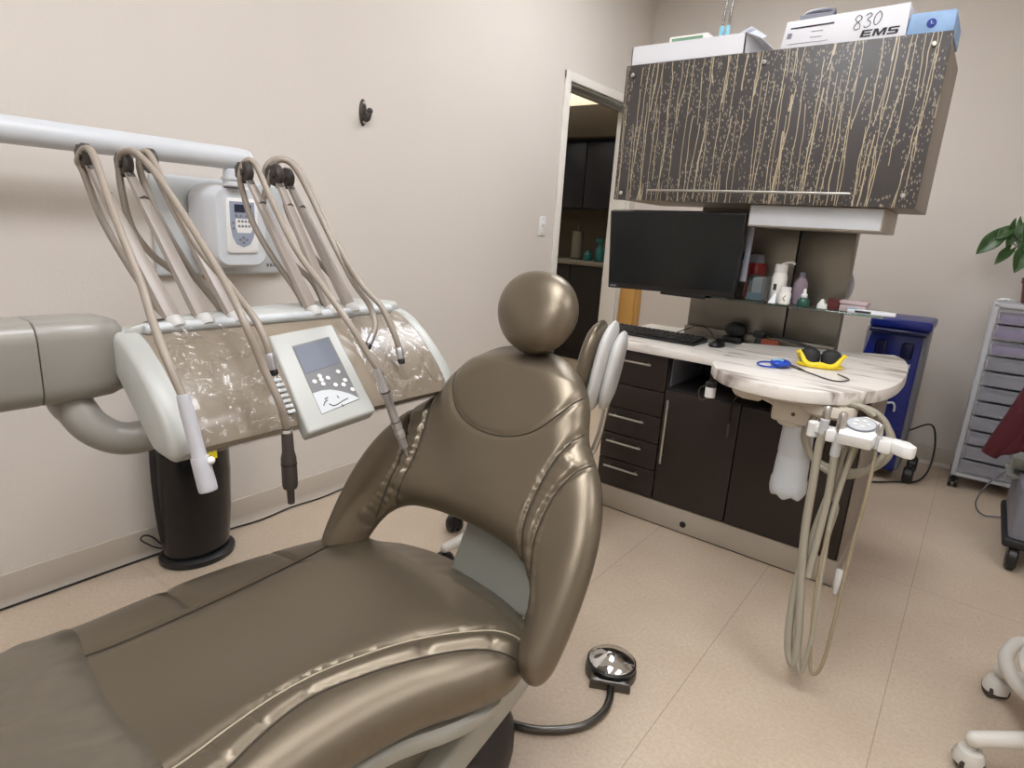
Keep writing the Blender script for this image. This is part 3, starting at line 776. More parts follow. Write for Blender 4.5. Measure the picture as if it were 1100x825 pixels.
# ------------------------------------------------------------------ foot control
FP = Vector((-.645, 1.437, 0))
t = thing('foot_control', FP, 'round chrome-topped foot pedal on the floor beside the chair', 'foot pedal')
b = MB(); n = 40; q0 = math.radians(-62)
prof = []
for i in range(n):
    a = 2 * PI * i / n; r = .074
    da = abs((a - q0 + PI) % (2 * PI) - PI)
    if da < .75: r = min(.078 / max(math.cos(da), .5), .104)
    prof.append((r * math.cos(a), r * math.sin(a)))
b.rings([[FP + Vector((x * k, y * k, z)) for x, y in prof] for k, z in ((.98, 0), (1, .004), (1, .022), (.96, .028), (.9, .030))]).build('base', 'darkmetal', t)
MB().lathe([(.066, .028), (.071, .033), (.071, .042), (.066, .045)], FP, n=36).build('ring', 'black', t)
b = MB(); R = [[FP + Vector((r * math.cos(a), r * math.sin(a), z)) for a in [2 * PI * i / 36 for i in range(36)]] for r, z in ((.066, .046), (.064, .049), (.03, .060), (.004, .068))]
b.rings(R).build('pedal_disc', 'chrome', t, ang=60)
b = MB().tube([(-.607, 1.368, .012), (-.590, 1.33, .012), (-.580, 1.275, .011), (-.595, 1.205, .011), (-.640, 1.145, .011), (-.70, 1.10, .011), (-.78, 1.075, .011), (-.86, 1.06, .03)], .0105, n=10).build('supply_hose', 'darkmetal', t)

# ------------------------------------------------------------------ stools
def caster(b_body, b_wheel, p, r, d):
    p = Vector(p); d = Vector(d).normalized(); side = Vector((-d.y, d.x, 0))
    for s in (-1, 1): b_wheel.cyl(p + side * s * .006 + Vector((0, 0, r)), p + side * s * (.006 + r * .75) + Vector((0, 0, r)), r, n=20, bev=.005)
    b_body.cyl(p + Vector((0, 0, r)), p + Vector((0, 0, r * 2.5)), r * .35, n=10)
    b_body.lathe([(r * 1.08, 0), (r * 1.2, r * .1), (r * 1.22, r * .8), (r * .95, r * 1.35), (r * .3, r * 1.5)], p + Vector((0, 0, r * .75)), n=18)
def stool_base(t, c, rot, R0, m, wm, r=.03, hood=None, tube=.018, hub=.05, n=5, h=.10, skip=()):
    c = Vector(c)
    for i in range(n):
        a = rot + 2 * PI * i / n; d = Vector((math.cos(a), math.sin(a), 0))
        b = MB().tube([c + d * .02 + Vector((0, 0, h + .03)), c + d * (R0 * .5) + Vector((0, 0, h + .02)), c + d * R0 + Vector((0, 0, h - .01))], (tube * 1.2, tube), n=12)
        b.ball(c + d * R0 + Vector((0, 0, h - .01)), tube)
        leg = b.build('leg', m, t)
        bb, bw = MB(), MB(); caster(bb, bw, c + d * R0, r, d + Vector((.3, .2, 0)))
        cw = bb.build('caster_hood', hood or m, leg); bw.build('caster_wheel', wm, leg)
    MB().lathe([(hub, h - .02), (hub, h + .05), (hub * .7, h + .08), (.025, h + .09), (.025, h + .33), (.018, h + .331), (.018, h + .36)], c, n=20).build('column', m, t)

# assistant's stool between the chair and the cabinets
SP = Vector((-1.30, 1.75, 0))
t = thing('assistant_stool', SP, 'taupe stool with padded backrest in pale shell, behind the dental chair', 'stool')
stool_base(t, SP, math.radians(180), .26, 'castgrey', 'black', hood='black')
b = MB(); R = []
b.rings([[SP + Vector((k * .185 * math.cos(a), k * .185 * math.sin(a), z)) for a in [2 * PI * i / 32 for i in range(32)]] for k, z in ((.85, .455), (.98, .47), (1, .49), (.96, .512), (.8, .522), (.3, .526))]).build('seat', 'vinyl', t)
MB().rings([[SP + Vector((k * .17 * math.cos(a), k * .17 * math.sin(a), z)) for a in [2 * PI * i / 32 for i in range(32)]] for k, z in ((.5, .435), (1, .445), (1.02, .456), (.5, .457))]).build('seat_pan', 'shell', t)
BK = Vector((-1.025, 1.93, .785)); 
def slab(off, th, w, h, yaw, n=40, m='vinyl', tilt=.14, dz=0):
    X = Vector((math.cos(yaw), math.sin(yaw), 0)); Y = Vector((-math.sin(yaw), math.cos(yaw), 0)); Z = (Vector((0, 0, 1)) + X * tilt).normalized()
    R = []
    for k in range(1, 12):
        a = PI * k / 12 - PI / 2; r = max(math.cos(a), 0) ** .45; e = math.sin(a) * th / 2
        ring = []
        for j in range(n):
            q = 2 * PI * j / n; cx, cy = math.cos(q), math.sin(q)
            px = w / 2 * r * abs(cx) ** .6 * (1 if cx > 0 else -1); pz = h / 2 * r * abs(cy) ** .6 * (1 if cy > 0 else -1)
            wz = 1 - .18 * max(0, pz / h * 2)
            ring.append(BK + X * (e + off - .25 * px * px) + Y * px * wz + Z * (pz + dz))
        R.append(ring)
    return MB().rings(R)
yaw = math.radians(20)
slab(-.055, .065, .33, .32, yaw).build('backrest', 'vinyl', t, ang=180)
slab(-.008, .05, .31, .325, yaw).build('backrest_shell', 'stoolshell', t, ang=180)
slab(.032, .048, .24, .285, yaw, dz=-.012).build('backrest_cover', 'stoolshell', t, ang=180)
MB().tube([(-1.25, 1.77, .44), (-1.06, 1.88, .44), (-1.02, 1.91, .50), (-1.0, 1.925, .66)], .012, n=10).build('back_stem', 'metal', t)

# operator's stool at the lower right, mostly out of frame
SQ = Vector((.493, 1.891, 0))
t = thing('operator_stool', SQ, 'cream stool with tubular foot ring on casters at the lower right', 'stool')
stool_base(t, SQ, math.radians(135.5), .328, 'castgrey', 'dark', r=.028, tube=.02)
b = MB().tube([(.52, 1.90, .16), (.40, 1.885, .15), (.30, 1.945, .145), (.262, 2.04, .145), (.262, 2.13, .145), (.30, 2.22, .145), (.40, 2.20, .15), (.52, 1.98, .16)], .019, n=12, sm=6); b.build('side_loop', 'castgrey', t)
b = MB().tube([SQ + Vector((.225 * math.cos(a), .225 * math.sin(a), .26)) for a in [2 * PI * i / 20 for i in range(20)]], .013, n=10, closed=True, sm=3)
for i in range(5):
    a = math.radians(200) + 2 * PI * i / 5
    b.tube([SQ + Vector((.225 * math.cos(a), .225 * math.sin(a), .26)), SQ + Vector((.13 * math.cos(a), .13 * math.sin(a), .25)), SQ + Vector((.02 * math.cos(a), .02 * math.sin(a), .22))], .009)
b.build('foot_ring', 'castgrey', t)
MB().rings([[SQ + Vector((k * .19 * math.cos(a), k * .19 * math.sin(a), z)) for a in [2 * PI * i / 32 for i in range(32)]] for k, z in ((.85, .455), (.98, .47), (1, .49), (.96, .52), (.8, .53), (.3, .534))]).build('seat', 'vinyl', t)

# ------------------------------------------------------------------ delivery unit
DU = thing('delivery_unit', (-1.2, .79, .82), 'grey and tan dentist delivery unit with whip arms, hoses and keypad', 'dental delivery unit')
Y0, Y1 = .443, 1.143
prof = [(-1.035, .836), (-1.045, .862), (-1.07, .895), (-1.105, .930), (-1.150, .968), (-1.195, .998), (-1.225, 1.010), (-1.27, 1.018), (-1.30, 1.0), (-1.27, .965), (-1.20, .905), (-1.135, .85), (-1.10, .822), (-1.05, .820)]
def psec(y, k=1, cx=-1.2, cz=.92): return [(cx + (x - cx) * k, y, cz + (z - cz) * k) for x, z in prof]
MB().rings([psec(Y0 + .02, .99), psec(Y1 - .02, .99)]).build('head_body', 'tan', DU, ang=50)
MB().rings([psec(Y0 - .006, .9), psec(Y0 - .002, .985), psec(Y0 + .004, 1.02), psec(Y0 + .032, 1.02), psec(Y0 + .036, 1.0)]).build('end_cap', 'headgrey', DU, ang=50)
MB().rings([psec(Y1 + .006, .9), psec(Y1 + .002, .985), psec(Y1 - .004, 1.02), psec(Y1 - .028, 1.02), psec(Y1 - .032, 1.0)]).build('end_cap', 'headgrey', DU, ang=50)
top = [(-1.238, Y0 + .004), (-1.252, .50), (-1.285, .575), (-1.31, .66), (-1.335, .78), (-1.35, .91), (-1.365, 1.04), (-1.345, 1.10), (-1.30, 1.125), (-1.238, Y1 - .004)]
MB().prism([(x, y, .972) for x, y in top], (0, 0, .064), .018, 4).build('rear_cover', 'headgrey', DU, ang=50)
MB().cyl((-1.232, Y0 + .045, 1.019), (-1.232, Y1 - .05, 1.019), .011, n=14, bev=.003).build('whip_rail', 'plate', DU)
# crinkled clear film over both halves of the tray
def film(y0, y1, seed):
    rnd = random.Random(seed); P = [p for p in spline([Vector((x, 0, z)) for x, z in [(-1.222, 1.014)] + prof[5:0:-1] + [(-1.03, .836), (-1.05, .815), (-1.10, .812)]], 5)]
    ny = 46; V_, F = [], []
    for i, p in enumerate(P):
        for j in range(ny + 1):
            y = y0 + (y1 - y0) * j / ny
            a = .0016 * math.sin(y * 130 + 3 * math.sin(i * .35 + seed)) * math.sin(i * .5 + seed) + .0016 * math.sin(y * 61 + i * .28 + seed * 2)
            o = .006 + abs(a) + .001 * rnd.random()
            if j in (0, ny): o = .003
            V_.append((p.x + o * .72, y, p.z + o * .7))
    for i in range(len(P) - 1):
        for j in range(ny): q = i * (ny + 1) + j; F.append((q, q + 1, q + ny + 2, q + ny + 1))
    return MB().mesh(V_, F).build('clear_film', 'film', DU, ang=180)
film(Y0 + .04, .683, 1.0); film(.893, Y1 - .034, 4.2)
# raised ribs of the holders beside the keypad
b = MB()
for k in range(7):
    f = k / 6; x = -1.085 + .045 * f; z = .922 - .055 * f
    b.cbox((x, .668, z), (.008, .018, .006), .002, 2, Euler((0, .8, 0)))
b.build('ribs', 'plate', DU)

# keypad slab
kx = [(-1.1650, 0.6994, 0.9979), (-1.1650, 0.8598, 1.0099), (-0.9950, 0.8481, 0.8429), (-0.9950, 0.6769, 0.8297)]
c4 = [Vector(p) for p in kx]
ux = ((c4[1] - c4[0]) + (c4[2] - c4[3])).normalized(); uy = ((c4[0] - c4[3]) + (c4[1] - c4[2])); uy = (uy - ux * uy.dot(ux)).normalized(); un = ux.cross(uy)
if un.x < 0: un = -un
b = MB().prism(c4, -un * .035, .007, 3); slab_o = b.build('keypad_housing', 'headgrey', DU)
def KP(a, c, lift=0):                                # bilinear spot on the keypad face
    return c4[0].lerp(c4[1], a).lerp(c4[3].lerp(c4[2], a), c) + un * lift
MB().prism([KP(.27, .17), KP(.82, .14), KP(.93, .82), KP(.2, .87)][:0] or [KP(.25, .16), KP(.84, .14), KP(.84, .84), KP(.25, .87)], un * .0008).build('keypad_field', 'panelgrey', slab_o)
MB().prism([KP(.27, .18, .0008), KP(.81, .16, .0008), KP(.81, .43, .0008), KP(.27, .46, .0008)], un * .0008).build('display', 'lcd', slab_o)
q = [KP(.25, .66, .0009), KP(.38, .655, .0009), KP(.5, .67, .0009), KP(.62, .71, .0009), KP(.73, .76, .0009), KP(.84, .835, .0009), KP(.25, .868, .0009)]
MB().prism(q, un * .0006).build('white_field', 'plate', slab_o)
bt = None
for a, c in ((.34, .555), (.44, .515), (.44, .555), (.44, .60), (.54, .555), (.72, .52), (.60, .64), (.71, .66), (.76, .62), (.8, .73)):
    p = KP(a, c, .0008)
    if bt is None: bt, p0 = MB().cyl(p, p + un * .002, .0052, n=14, bev=.0008).build('button', 'white', slab_o), p
    else: dup_part(bt, p - p0)
b = MB()
for l in ([(.32, .80), (.36, .77), (.40, .76)], [(.37, .745), (.42, .735)], [(.40, .80), (.46, .83), (.6, .81), (.68, .80)], [(.55, .745), (.56, .775)], [(.56, .84), (.57, .86)]):
    b.tube([KP(a, c, .0016) for a, c in l], .0011, n=5, sm=3)
b.build('chair_symbol', 'ink', slab_o)

# whip arms with their guide wheels
tips = [(-1.4700, 0.5090, 1.3142), (-1.4600, 0.5763, 1.3068), (-1.4700, 0.6309, 1.3200), (-1.4300, 0.8254, 1.3152), (-1.4100, 0.8908, 1.3150), (-1.4400, 0.9408, 1.3124)]
bases = [(-1.235, .548, 1.018), (-1.235, .606, 1.018), (-1.235, .672, 1.018), (-1.235, .862, 1.018), (-1.235, .915, 1.018), (-1.235, .972, 1.018)]
for i, (tp, bs) in enumerate(zip(tips, bases)):
    tp, bs = Vector(tp), Vector(bs); d = (tp - bs).normalized()
    b = MB().tube([bs + d * .012, bs + d * .05, bs.lerp(tp, .35), bs.lerp(tp, .7), tp], (.0175, .0185, .0165, .0145, .0105), n=8, sm=5, flat=.62, side=(0, 1, 0))
    w = b.build('whip_arm', 'whip', DU)
    MB().lathe([(.0185, 0), (.0195, .006), (.0185, .018), (.015, .024)], bs - d * .004, d, 14).build('collar', 'collar', w)
    hd = Vector((0, 1, 0)); dc = tp + d * .022
    b = MB().cyl(dc - hd * .009, dc + hd * .009, .026, n=24, bev=.004); b.cyl(dc - hd * .013, dc + hd * .013, .008, n=10)
    b.prism([dc + Vector((0, -.008, 0)) + p for p in (d * -.03 + Vector((.01, 0, 0)), d * -.03 - Vector((.012, 0, 0)), Vector((-.034, 0, -.012)), Vector((-.036, 0, .012)), Vector((-.02, 0, .024)))], (0, .014, 0), .002)
    b.build('hose_guide', 'dark', w)
    q = bs.lerp(tp, .80); b = MB().tube([q + Vector((0, .009, .008)), q + Vector((.004, .0, .013)), q + Vector((0, -.009, .008))], .0016, n=5, sm=3); b.build('clip', 'darkmetal', w)

# hoses: over the guide wheel, then down in front to the instruments, with the slack side hanging behind the arm
front = [
    [(-1.4900, 0.4955, 1.3235), (-1.4700, 0.5023, 1.3450), (-1.4300, 0.5020, 1.3339), (-1.3700, 0.4944, 1.2749), (-1.2800, 0.4820, 1.1931), (-1.2000, 0.4750, 1.1162), (-1.1300, 0.4623, 1.0516), (-1.0600, 0.4517, 0.9947), (-1.0200, 0.4575, 0.9310)],
    [(-1.4800, 0.5657, 1.3205), (-1.4600, 0.5673, 1.3460), (-1.4300, 0.5817, 1.3455), (-1.3700, 0.5940, 1.3015), (-1.2900, 0.6063, 1.2234), (-1.1500, 0.6024, 1.1177), (-1.0600, 0.5894, 1.0512), (-1.0300, 0.6065, 0.9669), (-1.0000, 0.6179, 0.9049), (-1.0000, 0.6315, 0.8467)],
    [(-1.4800, 0.6056, 1.3249), (-1.4700, 0.6092, 1.3514), (-1.4500, 0.6169, 1.3446), (-1.3800, 0.6146, 1.2759), (-1.3000, 0.6263, 1.1740), (-1.2000, 0.6394, 1.1006), (-1.1200, 0.6422, 1.0475), (-1.0800, 0.6438, 1.0021), (-1.0700, 0.6444, 0.9724)],
    [(-1.4500, 0.8138, 1.3224), (-1.4400, 0.8238, 1.3590), (-1.4200, 0.8376, 1.3500), (-1.3600, 0.8363, 1.2754), (-1.2400, 0.8201, 1.1689), (-1.1300, 0.8180, 1.0897), (-1.0500, 0.8245, 1.0194), (-1.0100, 0.8419, 0.9573), (-0.9950, 0.8602, 0.9226)],
    [(-1.4400, 0.8848, 1.3250), (-1.4200, 0.8915, 1.3666), (-1.4000, 0.9189, 1.3631), (-1.3700, 0.9414, 1.3067), (-1.3100, 0.9507, 1.2166), (-1.2200, 0.9583, 1.1008), (-1.1600, 0.9632, 1.0447), (-1.1200, 0.9470, 1.0024), (-1.1000, 0.9166, 0.9732)],
    [(-1.4600, 0.8852, 1.3402), (-1.4500, 0.9079, 1.3731), (-1.4200, 0.9450, 1.3618), (-1.3600, 0.9606, 1.2819), (-1.2800, 0.9608, 1.1808), (-1.1800, 0.9542, 1.0939), (-1.1200, 0.9663, 1.0452), (-1.0800, 0.9723, 0.9838), (-1.0700, 0.9818, 0.9395)],
]
slack = [
    [(-1.4900, 0.4955, 1.3235), (-1.4900, 0.5031, 1.3012), (-1.4600, 0.5147, 1.2173), (-1.4000, 0.5310, 1.1323), (-1.3100, 0.5406, 1.0572), (-1.2500, 0.5486, 1.0220)],
    [(-1.4800, 0.5657, 1.3205), (-1.4800, 0.5666, 1.2704), (-1.4600, 0.5722, 1.1954), (-1.4100, 0.5896, 1.1410), (-1.3400, 0.6117, 1.0984), (-1.2500, 0.5997, 1.0233)],
    [(-1.4800, 0.6056, 1.3249), (-1.4700, 0.6122, 1.2742), (-1.4200, 0.6260, 1.1896), (-1.3600, 0.6470, 1.1054), (-1.3000, 0.6618, 1.0515), (-1.2500, 0.6639, 1.0161)],
    [(-1.4500, 0.8138, 1.3224), (-1.4500, 0.8210, 1.2806), (-1.4200, 0.8245, 1.2173), (-1.3700, 0.8398, 1.1444), (-1.3000, 0.8570, 1.0692), (-1.2500, 0.8547, 1.0180)],
    [(-1.4400, 0.8848, 1.3250), (-1.4500, 0.8714, 1.2734), (-1.4400, 0.8731, 1.2184), (-1.3800, 0.8911, 1.1369), (-1.3000, 0.9012, 1.0899), (-1.2500, 0.9094, 1.0208)],
    [(-1.4600, 0.8852, 1.3402), (-1.4600, 0.9296, 1.2999), (-1.4400, 0.9334, 1.2438), (-1.3900, 0.9516, 1.1594), (-1.3100, 0.9683, 1.0962), (-1.2500, 0.9674, 1.0284)],
]
for f, s in zip(front, slack):
    pts = [Vector(p) for p in s[::-1]] + [Vector(p) for p in f[1:]]
    MB().tube(pts, .0072, n=9, sm=6).build('hose', 'hose', DU, ang=180)
# instruments
p0, p1 = Vector((-1.0200, 0.4562, 0.9345)), Vector((-0.9850, 0.4696, 0.7783))
d = (p1 - p0)
b = MB().tube([p0 - d * .06, p0.lerp(p1, .15), p0.lerp(p1, .6), p0.lerp(p1, .64), p0.lerp(p1, .95), p1], (.0105, .0118, .0122, .0150, .0158, .0150), n=14, sm=4)
h = b.build('suction_handpiece', 'tape', DU, ang=50)
b = MB().ball(p0.lerp(p1, .66) + Vector((.012, .012, 0)), .007, 10); b.build('slide_valve', 'white', h)
p0, p1 = Vector((-1.0000, 0.6317, 0.8504)), Vector((-1.0000, 0.6368, 0.6919)); ax_ = p1 - p0; L = ax_.length
h = MB().lathe([(.0085, 0), (.0105, .004), (.0115, L * .3), (.0145, L * .38), (.0150, L * .74), (.0135, L * .78), (.0075, L * .79), (.0068, L * .99), (.004, L)], p0, ax_, 18).build('handpiece', 'dark', DU)
MB().lathe([(.0098, .002), (.0106, .004), (.0106, .012), (.0098, .014)], p0, ax_, 18).build('collar', 'chrome', h)
b = MB().lathe([(.0152, L * .45), (.0156, L * .46), (.0152, L * .47)], p0, ax_, 18); b.build('ring', 'black', h)
for a_, c_ in (((-1.0720, 0.6440, 0.9814), (-1.0600, 0.6452, 0.9464)), ((-1.1050, 0.9262, 0.9845), (-1.0950, 0.9044, 0.9623)), ((-1.0750, 0.9800, 0.9569), (-1.0600, 0.9760, 0.9239))):
    p0, p1 = Vector(a_), Vector(c_); d = p1 - p0; L = d.length
    h = MB().lathe([(.0078, 0), (.0088, .003), (.0088, L * .85), (.0078, L * .9)], p0, d, 14).build('hose_coupling', 'pearl', DU)
    MB().lathe([(.0086, L * .88), (.009, L * .95), (.008, L * 1.15), (.004, L * 1.2)], p0, d, 14).build('socket', 'black', h)
p0, p1 = Vector((-1.0000, 0.8514, 0.9374)), Vector((-0.9750, 0.9231, 0.7200)); d = p1 - p0; L = d.length
h = MB().lathe([(.0075, 0), (.0092, L * .04), (.0092, L * .22), (.0104, L * .24), (.0104, L * .30), (.0092, L * .31), (.0100, L * .55), (.0112, L * .60), (.0112, L * .66), (.0094, L * .67), (.0112, L * .70), (.0112, L * .76), (.0095, L * .77), (.0085, L * .88), (.004, L * .90), (.0022, L * .97), (.0012, L)], p0, d, 18).build('turbine_handpiece', 'pearl', DU, ang=30)
for f in (.245, .575, .715): MB().lathe([(.0105, L * f), (.0114, L * (f + .01)), (.0105, L * (f + .02))], p0, d, 16).build('grip_ring', 'darkmetal', h)

# support arm
b = MB()
def sec(y, k=1, top=0): return [(-1.3 + p * k, y, .968 + q * k) for p, q in rrect(0, 0, .125, .150, .035)]
b.rings([sec(-.9), sec(.322), sec(.3225, .985)]); b.build('support_arm', 'beige', DU, ang=50)
R = [sec(.3245, .985), sec(.3255, 1), sec(.40, 1.0), sec(.435, .97), sec(.455, .88), sec(.462, .75)]
b = MB().rings(R); b.build('arm_end', 'beige', DU, ang=50)
b = MB().tube([(-1.3, .375, .92), (-1.3, .376, .885), (-1.2800, 0.3795, 0.8727), (-1.2600, 0.3937, 0.8420), (-1.2400, 0.4261, 0.8175), (-1.2200, 0.4668, 0.8168), (-1.19, .52, .845), (-1.19, .60, .85)], (.036, .035, .033, .032, .031, .031, .031, .031), n=18, sm=6)
b.build('swan_neck', 'beige', DU)
b = MB().ball((-1.2450, 0.3461, 0.9200), .006, 10); b.build('lock_knob', 'dark', DU)
MB().cyl((-1.3, -.9, .968), (-1.3, -1.25, .968), .06, n=24).build('arm_joint', 'beige', DU)
MB().cyl((-1.3, -1.2, 0), (-1.3, -1.2, .97), .05, n=24, bev=.005).build('arm_post', 'beige', DU)
MB().cyl((-1.3, -1.2, 0), (-1.3, -1.2, .03), .2, n=32, bev=.01).build('floor_mount', 'beige', DU)

# ------------------------------------------------------------------ rear cabinets
YC = 2.41
t = thing('base_cabinet', (-.75, 2.67, 0), 'long espresso floor cabinet with drawers and doors on a pale plinth', 'cabinet')
b = MB()
b.box((-1.27, YC + .02, .114), (-.237, 2.93, .626)); b.box((-1.27, YC + .02, .626), (-.985, 2.93, .762)); b.box((-.56, YC + .02, .626), (-.237, 2.93, .762)); b.box((-.985, 2.80, .626), (-.56, 2.93, .762))
b.build('carcass', 'espdark', t)
b = MB().box((-1.272, YC + .006, .006), (-.232, 2.935, .112), .002); pl = b.build('plinth', 'steelkick', t)
b = MB().box((-1.27, YC + .012, 0), (-.236, 2.93, .007)); b.build('plinth_gasket', 'blackmat', pl)
MB().cyl((-.833, YC + .008, .045), (-.833, YC + .002, .045), .0135, n=20, bev=.001).build('plinth_plug', 'blackmat', pl)
MB().box((-.236, YC + .0, .112), (-.230, 2.935, .762), .002).build('side_panel', 'cupside', t)
def handle_bar(p0, p1, out, parent, r=.005):
    p0, p1, out = Vector(p0), Vector(p1), Vector(out); d = (p1 - p0).normalized()
    b = MB().cyl(p0 + out, p1 + out, r, n=12, bev=.001)
    for k in (.12, .88): b.cyl(p0.lerp(p1, k), p0.lerp(p1, k) + out, r * .7, n=8)
    return b.build('handle', 'metal', parent)
for z0, z1, hz in ((.606, .757, .716), (.372, .490, .460), (.249, .368, .338), (.118, .245, .218)):
    d = MB().box((-1.266, YC, z0), (-.990, YC + .019, z1), .002).build('drawer', 'esp', t)
    handle_bar((-1.225, YC, hz), (-1.054, YC, hz), (0, -.028, 0), d)
MB().box((-1.266, YC, .494), (-.990, YC + .019, .602), .002).build('fixed_panel', 'esp', t)
d = MB().box((-.984, YC, .118), (-.668, YC + .019, .622), .002).build('door', 'esp', t)
handle_bar((-.958, YC, .30), (-.958, YC, .585), (0, -.028, 0), d)
d = MB().box((-.663, YC, .118), (-.239, YC + .019, .622), .002).build('door', 'esp', t)
b = MB().box((-.56, YC, .626), (-.239, YC + .019, .757), .002); b.build('fixed_panel', 'esp', t)
b = MB().tube([(-.88, 2.62, .633), (-.84, 2.55, .67), (-.83, 2.52, .70), (-.80, 2.53, .68), (-.79, 2.6, .634)], .003, n=6); b.build('niche_cable', 'black', t)
b = MB().box((-.982, YC + .03, .630), (-.978, 2.79, .758)); b.build('niche_liner', 'bingrey', t)

tag(MB().box((-1.36, 2.375, .764), (-.226, 3.01, .80), .006, 2).build('countertop', 'marble'), 'white marble-look countertop running along the espresso floor cabinet', 'countertop')
t = thing('rear_column', (-.78, 2.9, .80), 'tan steel column panels between the countertop and the hanging cupboard', 'panel')
MB().box((-1.105, 2.86, .80), (-.668, 2.93, 1.392), .002).build('panel', 'steel', t)
MB().box((-.660, 2.86, .80), (-.452, 2.93, 1.392), .002).build('panel', 'steel', t)
MB().box((-.668, 2.87, .80), (-.660, 2.925, 1.39)).build('gap_strip', 'blackmat', t)
MB().prism([(-1.105, 2.859, .80), (-.452, 2.859, .80), (-.452, 2.83, .80), (-1.105, 2.83, .80)], (0, .0, .045), .004).build('upstand', 'steel', t)

t = thing('hanging_cupboard', (-.78, 2.64, 1.386), 'patterned brown hanging cupboard with cream reed stems and a long bar handle', 'cupboard')
MB().box((-1.315, YC + .021, 1.388), (-.236, 2.87, 1.897), .003).build('carcass', 'cupside', t)
d = MB().box((-1.325, YC, 1.386), (-.231, YC + .02, 1.903), .002).build('door', 'reed', t)
handle_bar((-1.162, YC, 1.425), (-.421, YC, 1.425), (0, -.03, 0), d, .0045)
s0 = None
for px in ((-1.2911, 2.4070, 1.8654), (-0.7782, 2.4070, 1.8647), (-0.2729, 2.4070, 1.8688), (-0.2714, 2.4070, 1.4244), (-1.2916, 2.4070, 1.4140)):
    p = Vector(px)
    if s0 is None: s0, q0 = MB().lathe([(.008, 0), (.008, .003), (.005, .006)], p, (0, -1, 0), 14).build('screw_cap', 'metal', d), p
    else: dup_part(s0, p - q0)
t = thing('light_box', (-.54, 2.64, 1.306), 'pale light box mounted under the hanging cupboard', 'light')
b = MB().box((-.765, 2.455, 1.306), (-.318, 2.80, 1.386), .003); b.build('housing', 'steelkick', t)
MB().box((-.760, 2.450, 1.311), (-.322, 2.4555, 1.382), .002).build('front_diffuser', 'coolwhite', t)

# ---- things on top of the cupboard
ZT = 1.904
t = thing('white_tray_box', (-1.1, 2.6, ZT), 'long shallow white cardboard tray at the left on the cupboard top', 'box')
def tray(x0, x1, y0, y1, z0, z1, th=.004):
    b = MB().box((x0, y0, z0), (x1, y1, z0 + th))
    b.box((x0, y0, z0), (x1, y0 + th, z1)); b.box((x0, y1 - th, z0), (x1, y1, z1)); b.box((x0, y0, z0), (x0 + th, y1, z1)); b.box((x1 - th, y0, z0), (x1, y1, z1)); return b
tray(-1.315, -.862, 2.425, 2.78, ZT, 1.975).build('tray', 'card', t)
b = MB(); b.prism([(-.862, 2.425, 1.975), (-.862, 2.78, 1.975), (-.812, 2.78, 1.955), (-.812, 2.44, 1.955)], (0, 0, .002)); b.build('end_flap', 'card', t)
t = thing('glove_carton', (-1.1, 2.6, ZT + .004), 'small white carton with green lettering lying in the white tray', 'carton')
MB().box((-1.175, 2.46, ZT + .0045), (-1.02, 2.60, 2.003), .002).build('carton', 'cup', t)
MB().box((-1.165, 2.4592, 1.986), (-1.04, 2.4599, 1.996)).build('green_print', 'greenink', t)
for k, dx in enumerate((0, .026)):
    t = thing('syringe_tube', (-1.0 + dx, 2.56, 1.95), ('left' if k == 0 else 'right') + ' one of two clear tubes with light blue tips standing in the white tray', 'tube', 'clear tubes with blue tips')
    p = Vector((-1.0 + dx * .9, 2.52, ZT + .0045)); d = Vector((.06, .0, .99))
    MB().lathe([(.006, 0), (.007, .004), (.007, .092), (.005, .096)], p, d, 12).build('base', 'card', t)
    MB().lathe([(.007, .094), (.0085, .098), (.0085, .122), (.006, .128)], p, d, 12).build('tip', 'lightblue', t)
    MB().lathe([(.0045, .126), (.0045, .28), (.003, .285)], p, d, 12).build('barrel', 'clear', t)
b = MB()
for k, (a, c) in enumerate(((.0, .0), (.014, -.01))):
    b.prism([(-.985 + a, 2.50 + k * .02, 1.965 + a), (-.875 + a, 2.50 + k * .02, 2.015 + c), (-.865 + a, 2.62, 2.02 + c), (-.975 + a, 2.62, 1.972 + a)], (0, 0, .0015))
tag(b.build('paper_leaflet', 'card', org=(-.93, 2.56, 1.96)), 'folded white leaflet sticking up at the right end of the white tray', 'paper')

t = thing('lettered_carton', (-.6, 2.55, ZT), 'white carton with black EMS lettering and handwritten 830 on the cupboard', 'box')
f4 = [Vector((-0.7366, 2.4250, 1.9093)), Vector((-0.7251, 2.4250, 1.9898)), Vector((-0.3608, 2.4250, 2.0006)), Vector((-0.3592, 2.4250, 1.9012))]
for i in (0, 3): f4[i].z = ZT
MB().prism(f4, (0, .24, 0), .001).build('carton', 'card', t)
def FP4(a, c): return f4[1].lerp(f4[2], a).lerp(f4[0].lerp(f4[3], a), c) + Vector((0, -.0012, 0))
ex = (f4[2] - f4[1]); 
b = MB()
def letter(poly, a0, a1, c0=.66, c1=.885):            # block letters on the carton front, slightly slanted
    b.prism([FP4(a0 + (a1 - a0) * x + .012 * y, c1 + (c0 - c1) * y) for x, y in poly], (0, -.0006, 0))
letter([(0, 0), (1, 0), (1, .2), (.28, .2), (.28, .4), (.92, .4), (.92, .6), (.28, .6), (.28, .8), (1, .8), (1, 1), (0, 1)], .655, .735)
letter([(0, 0), (.2, 0), (.2, .66), (.42, .0), (.58, .0), (.8, .66), (.8, 0), (1, 0), (1, 1), (.7, 1), (.5, .36), (.3, 1), (0, 1)], .748, .845)
letter([(0, 0), (.88, 0), (1, .1), (1, .5), (.88, .6), (.26, .6), (.26, .8), (1, .8), (1, 1), (.12, 1), (0, .9), (0, .5), (.12, .4), (.74, .4), (.74, .2), (0, .2)], .858, .938)
b.build('lettering', 'ink', t)
b = MB()                                             # handwritten figures as pen strokes
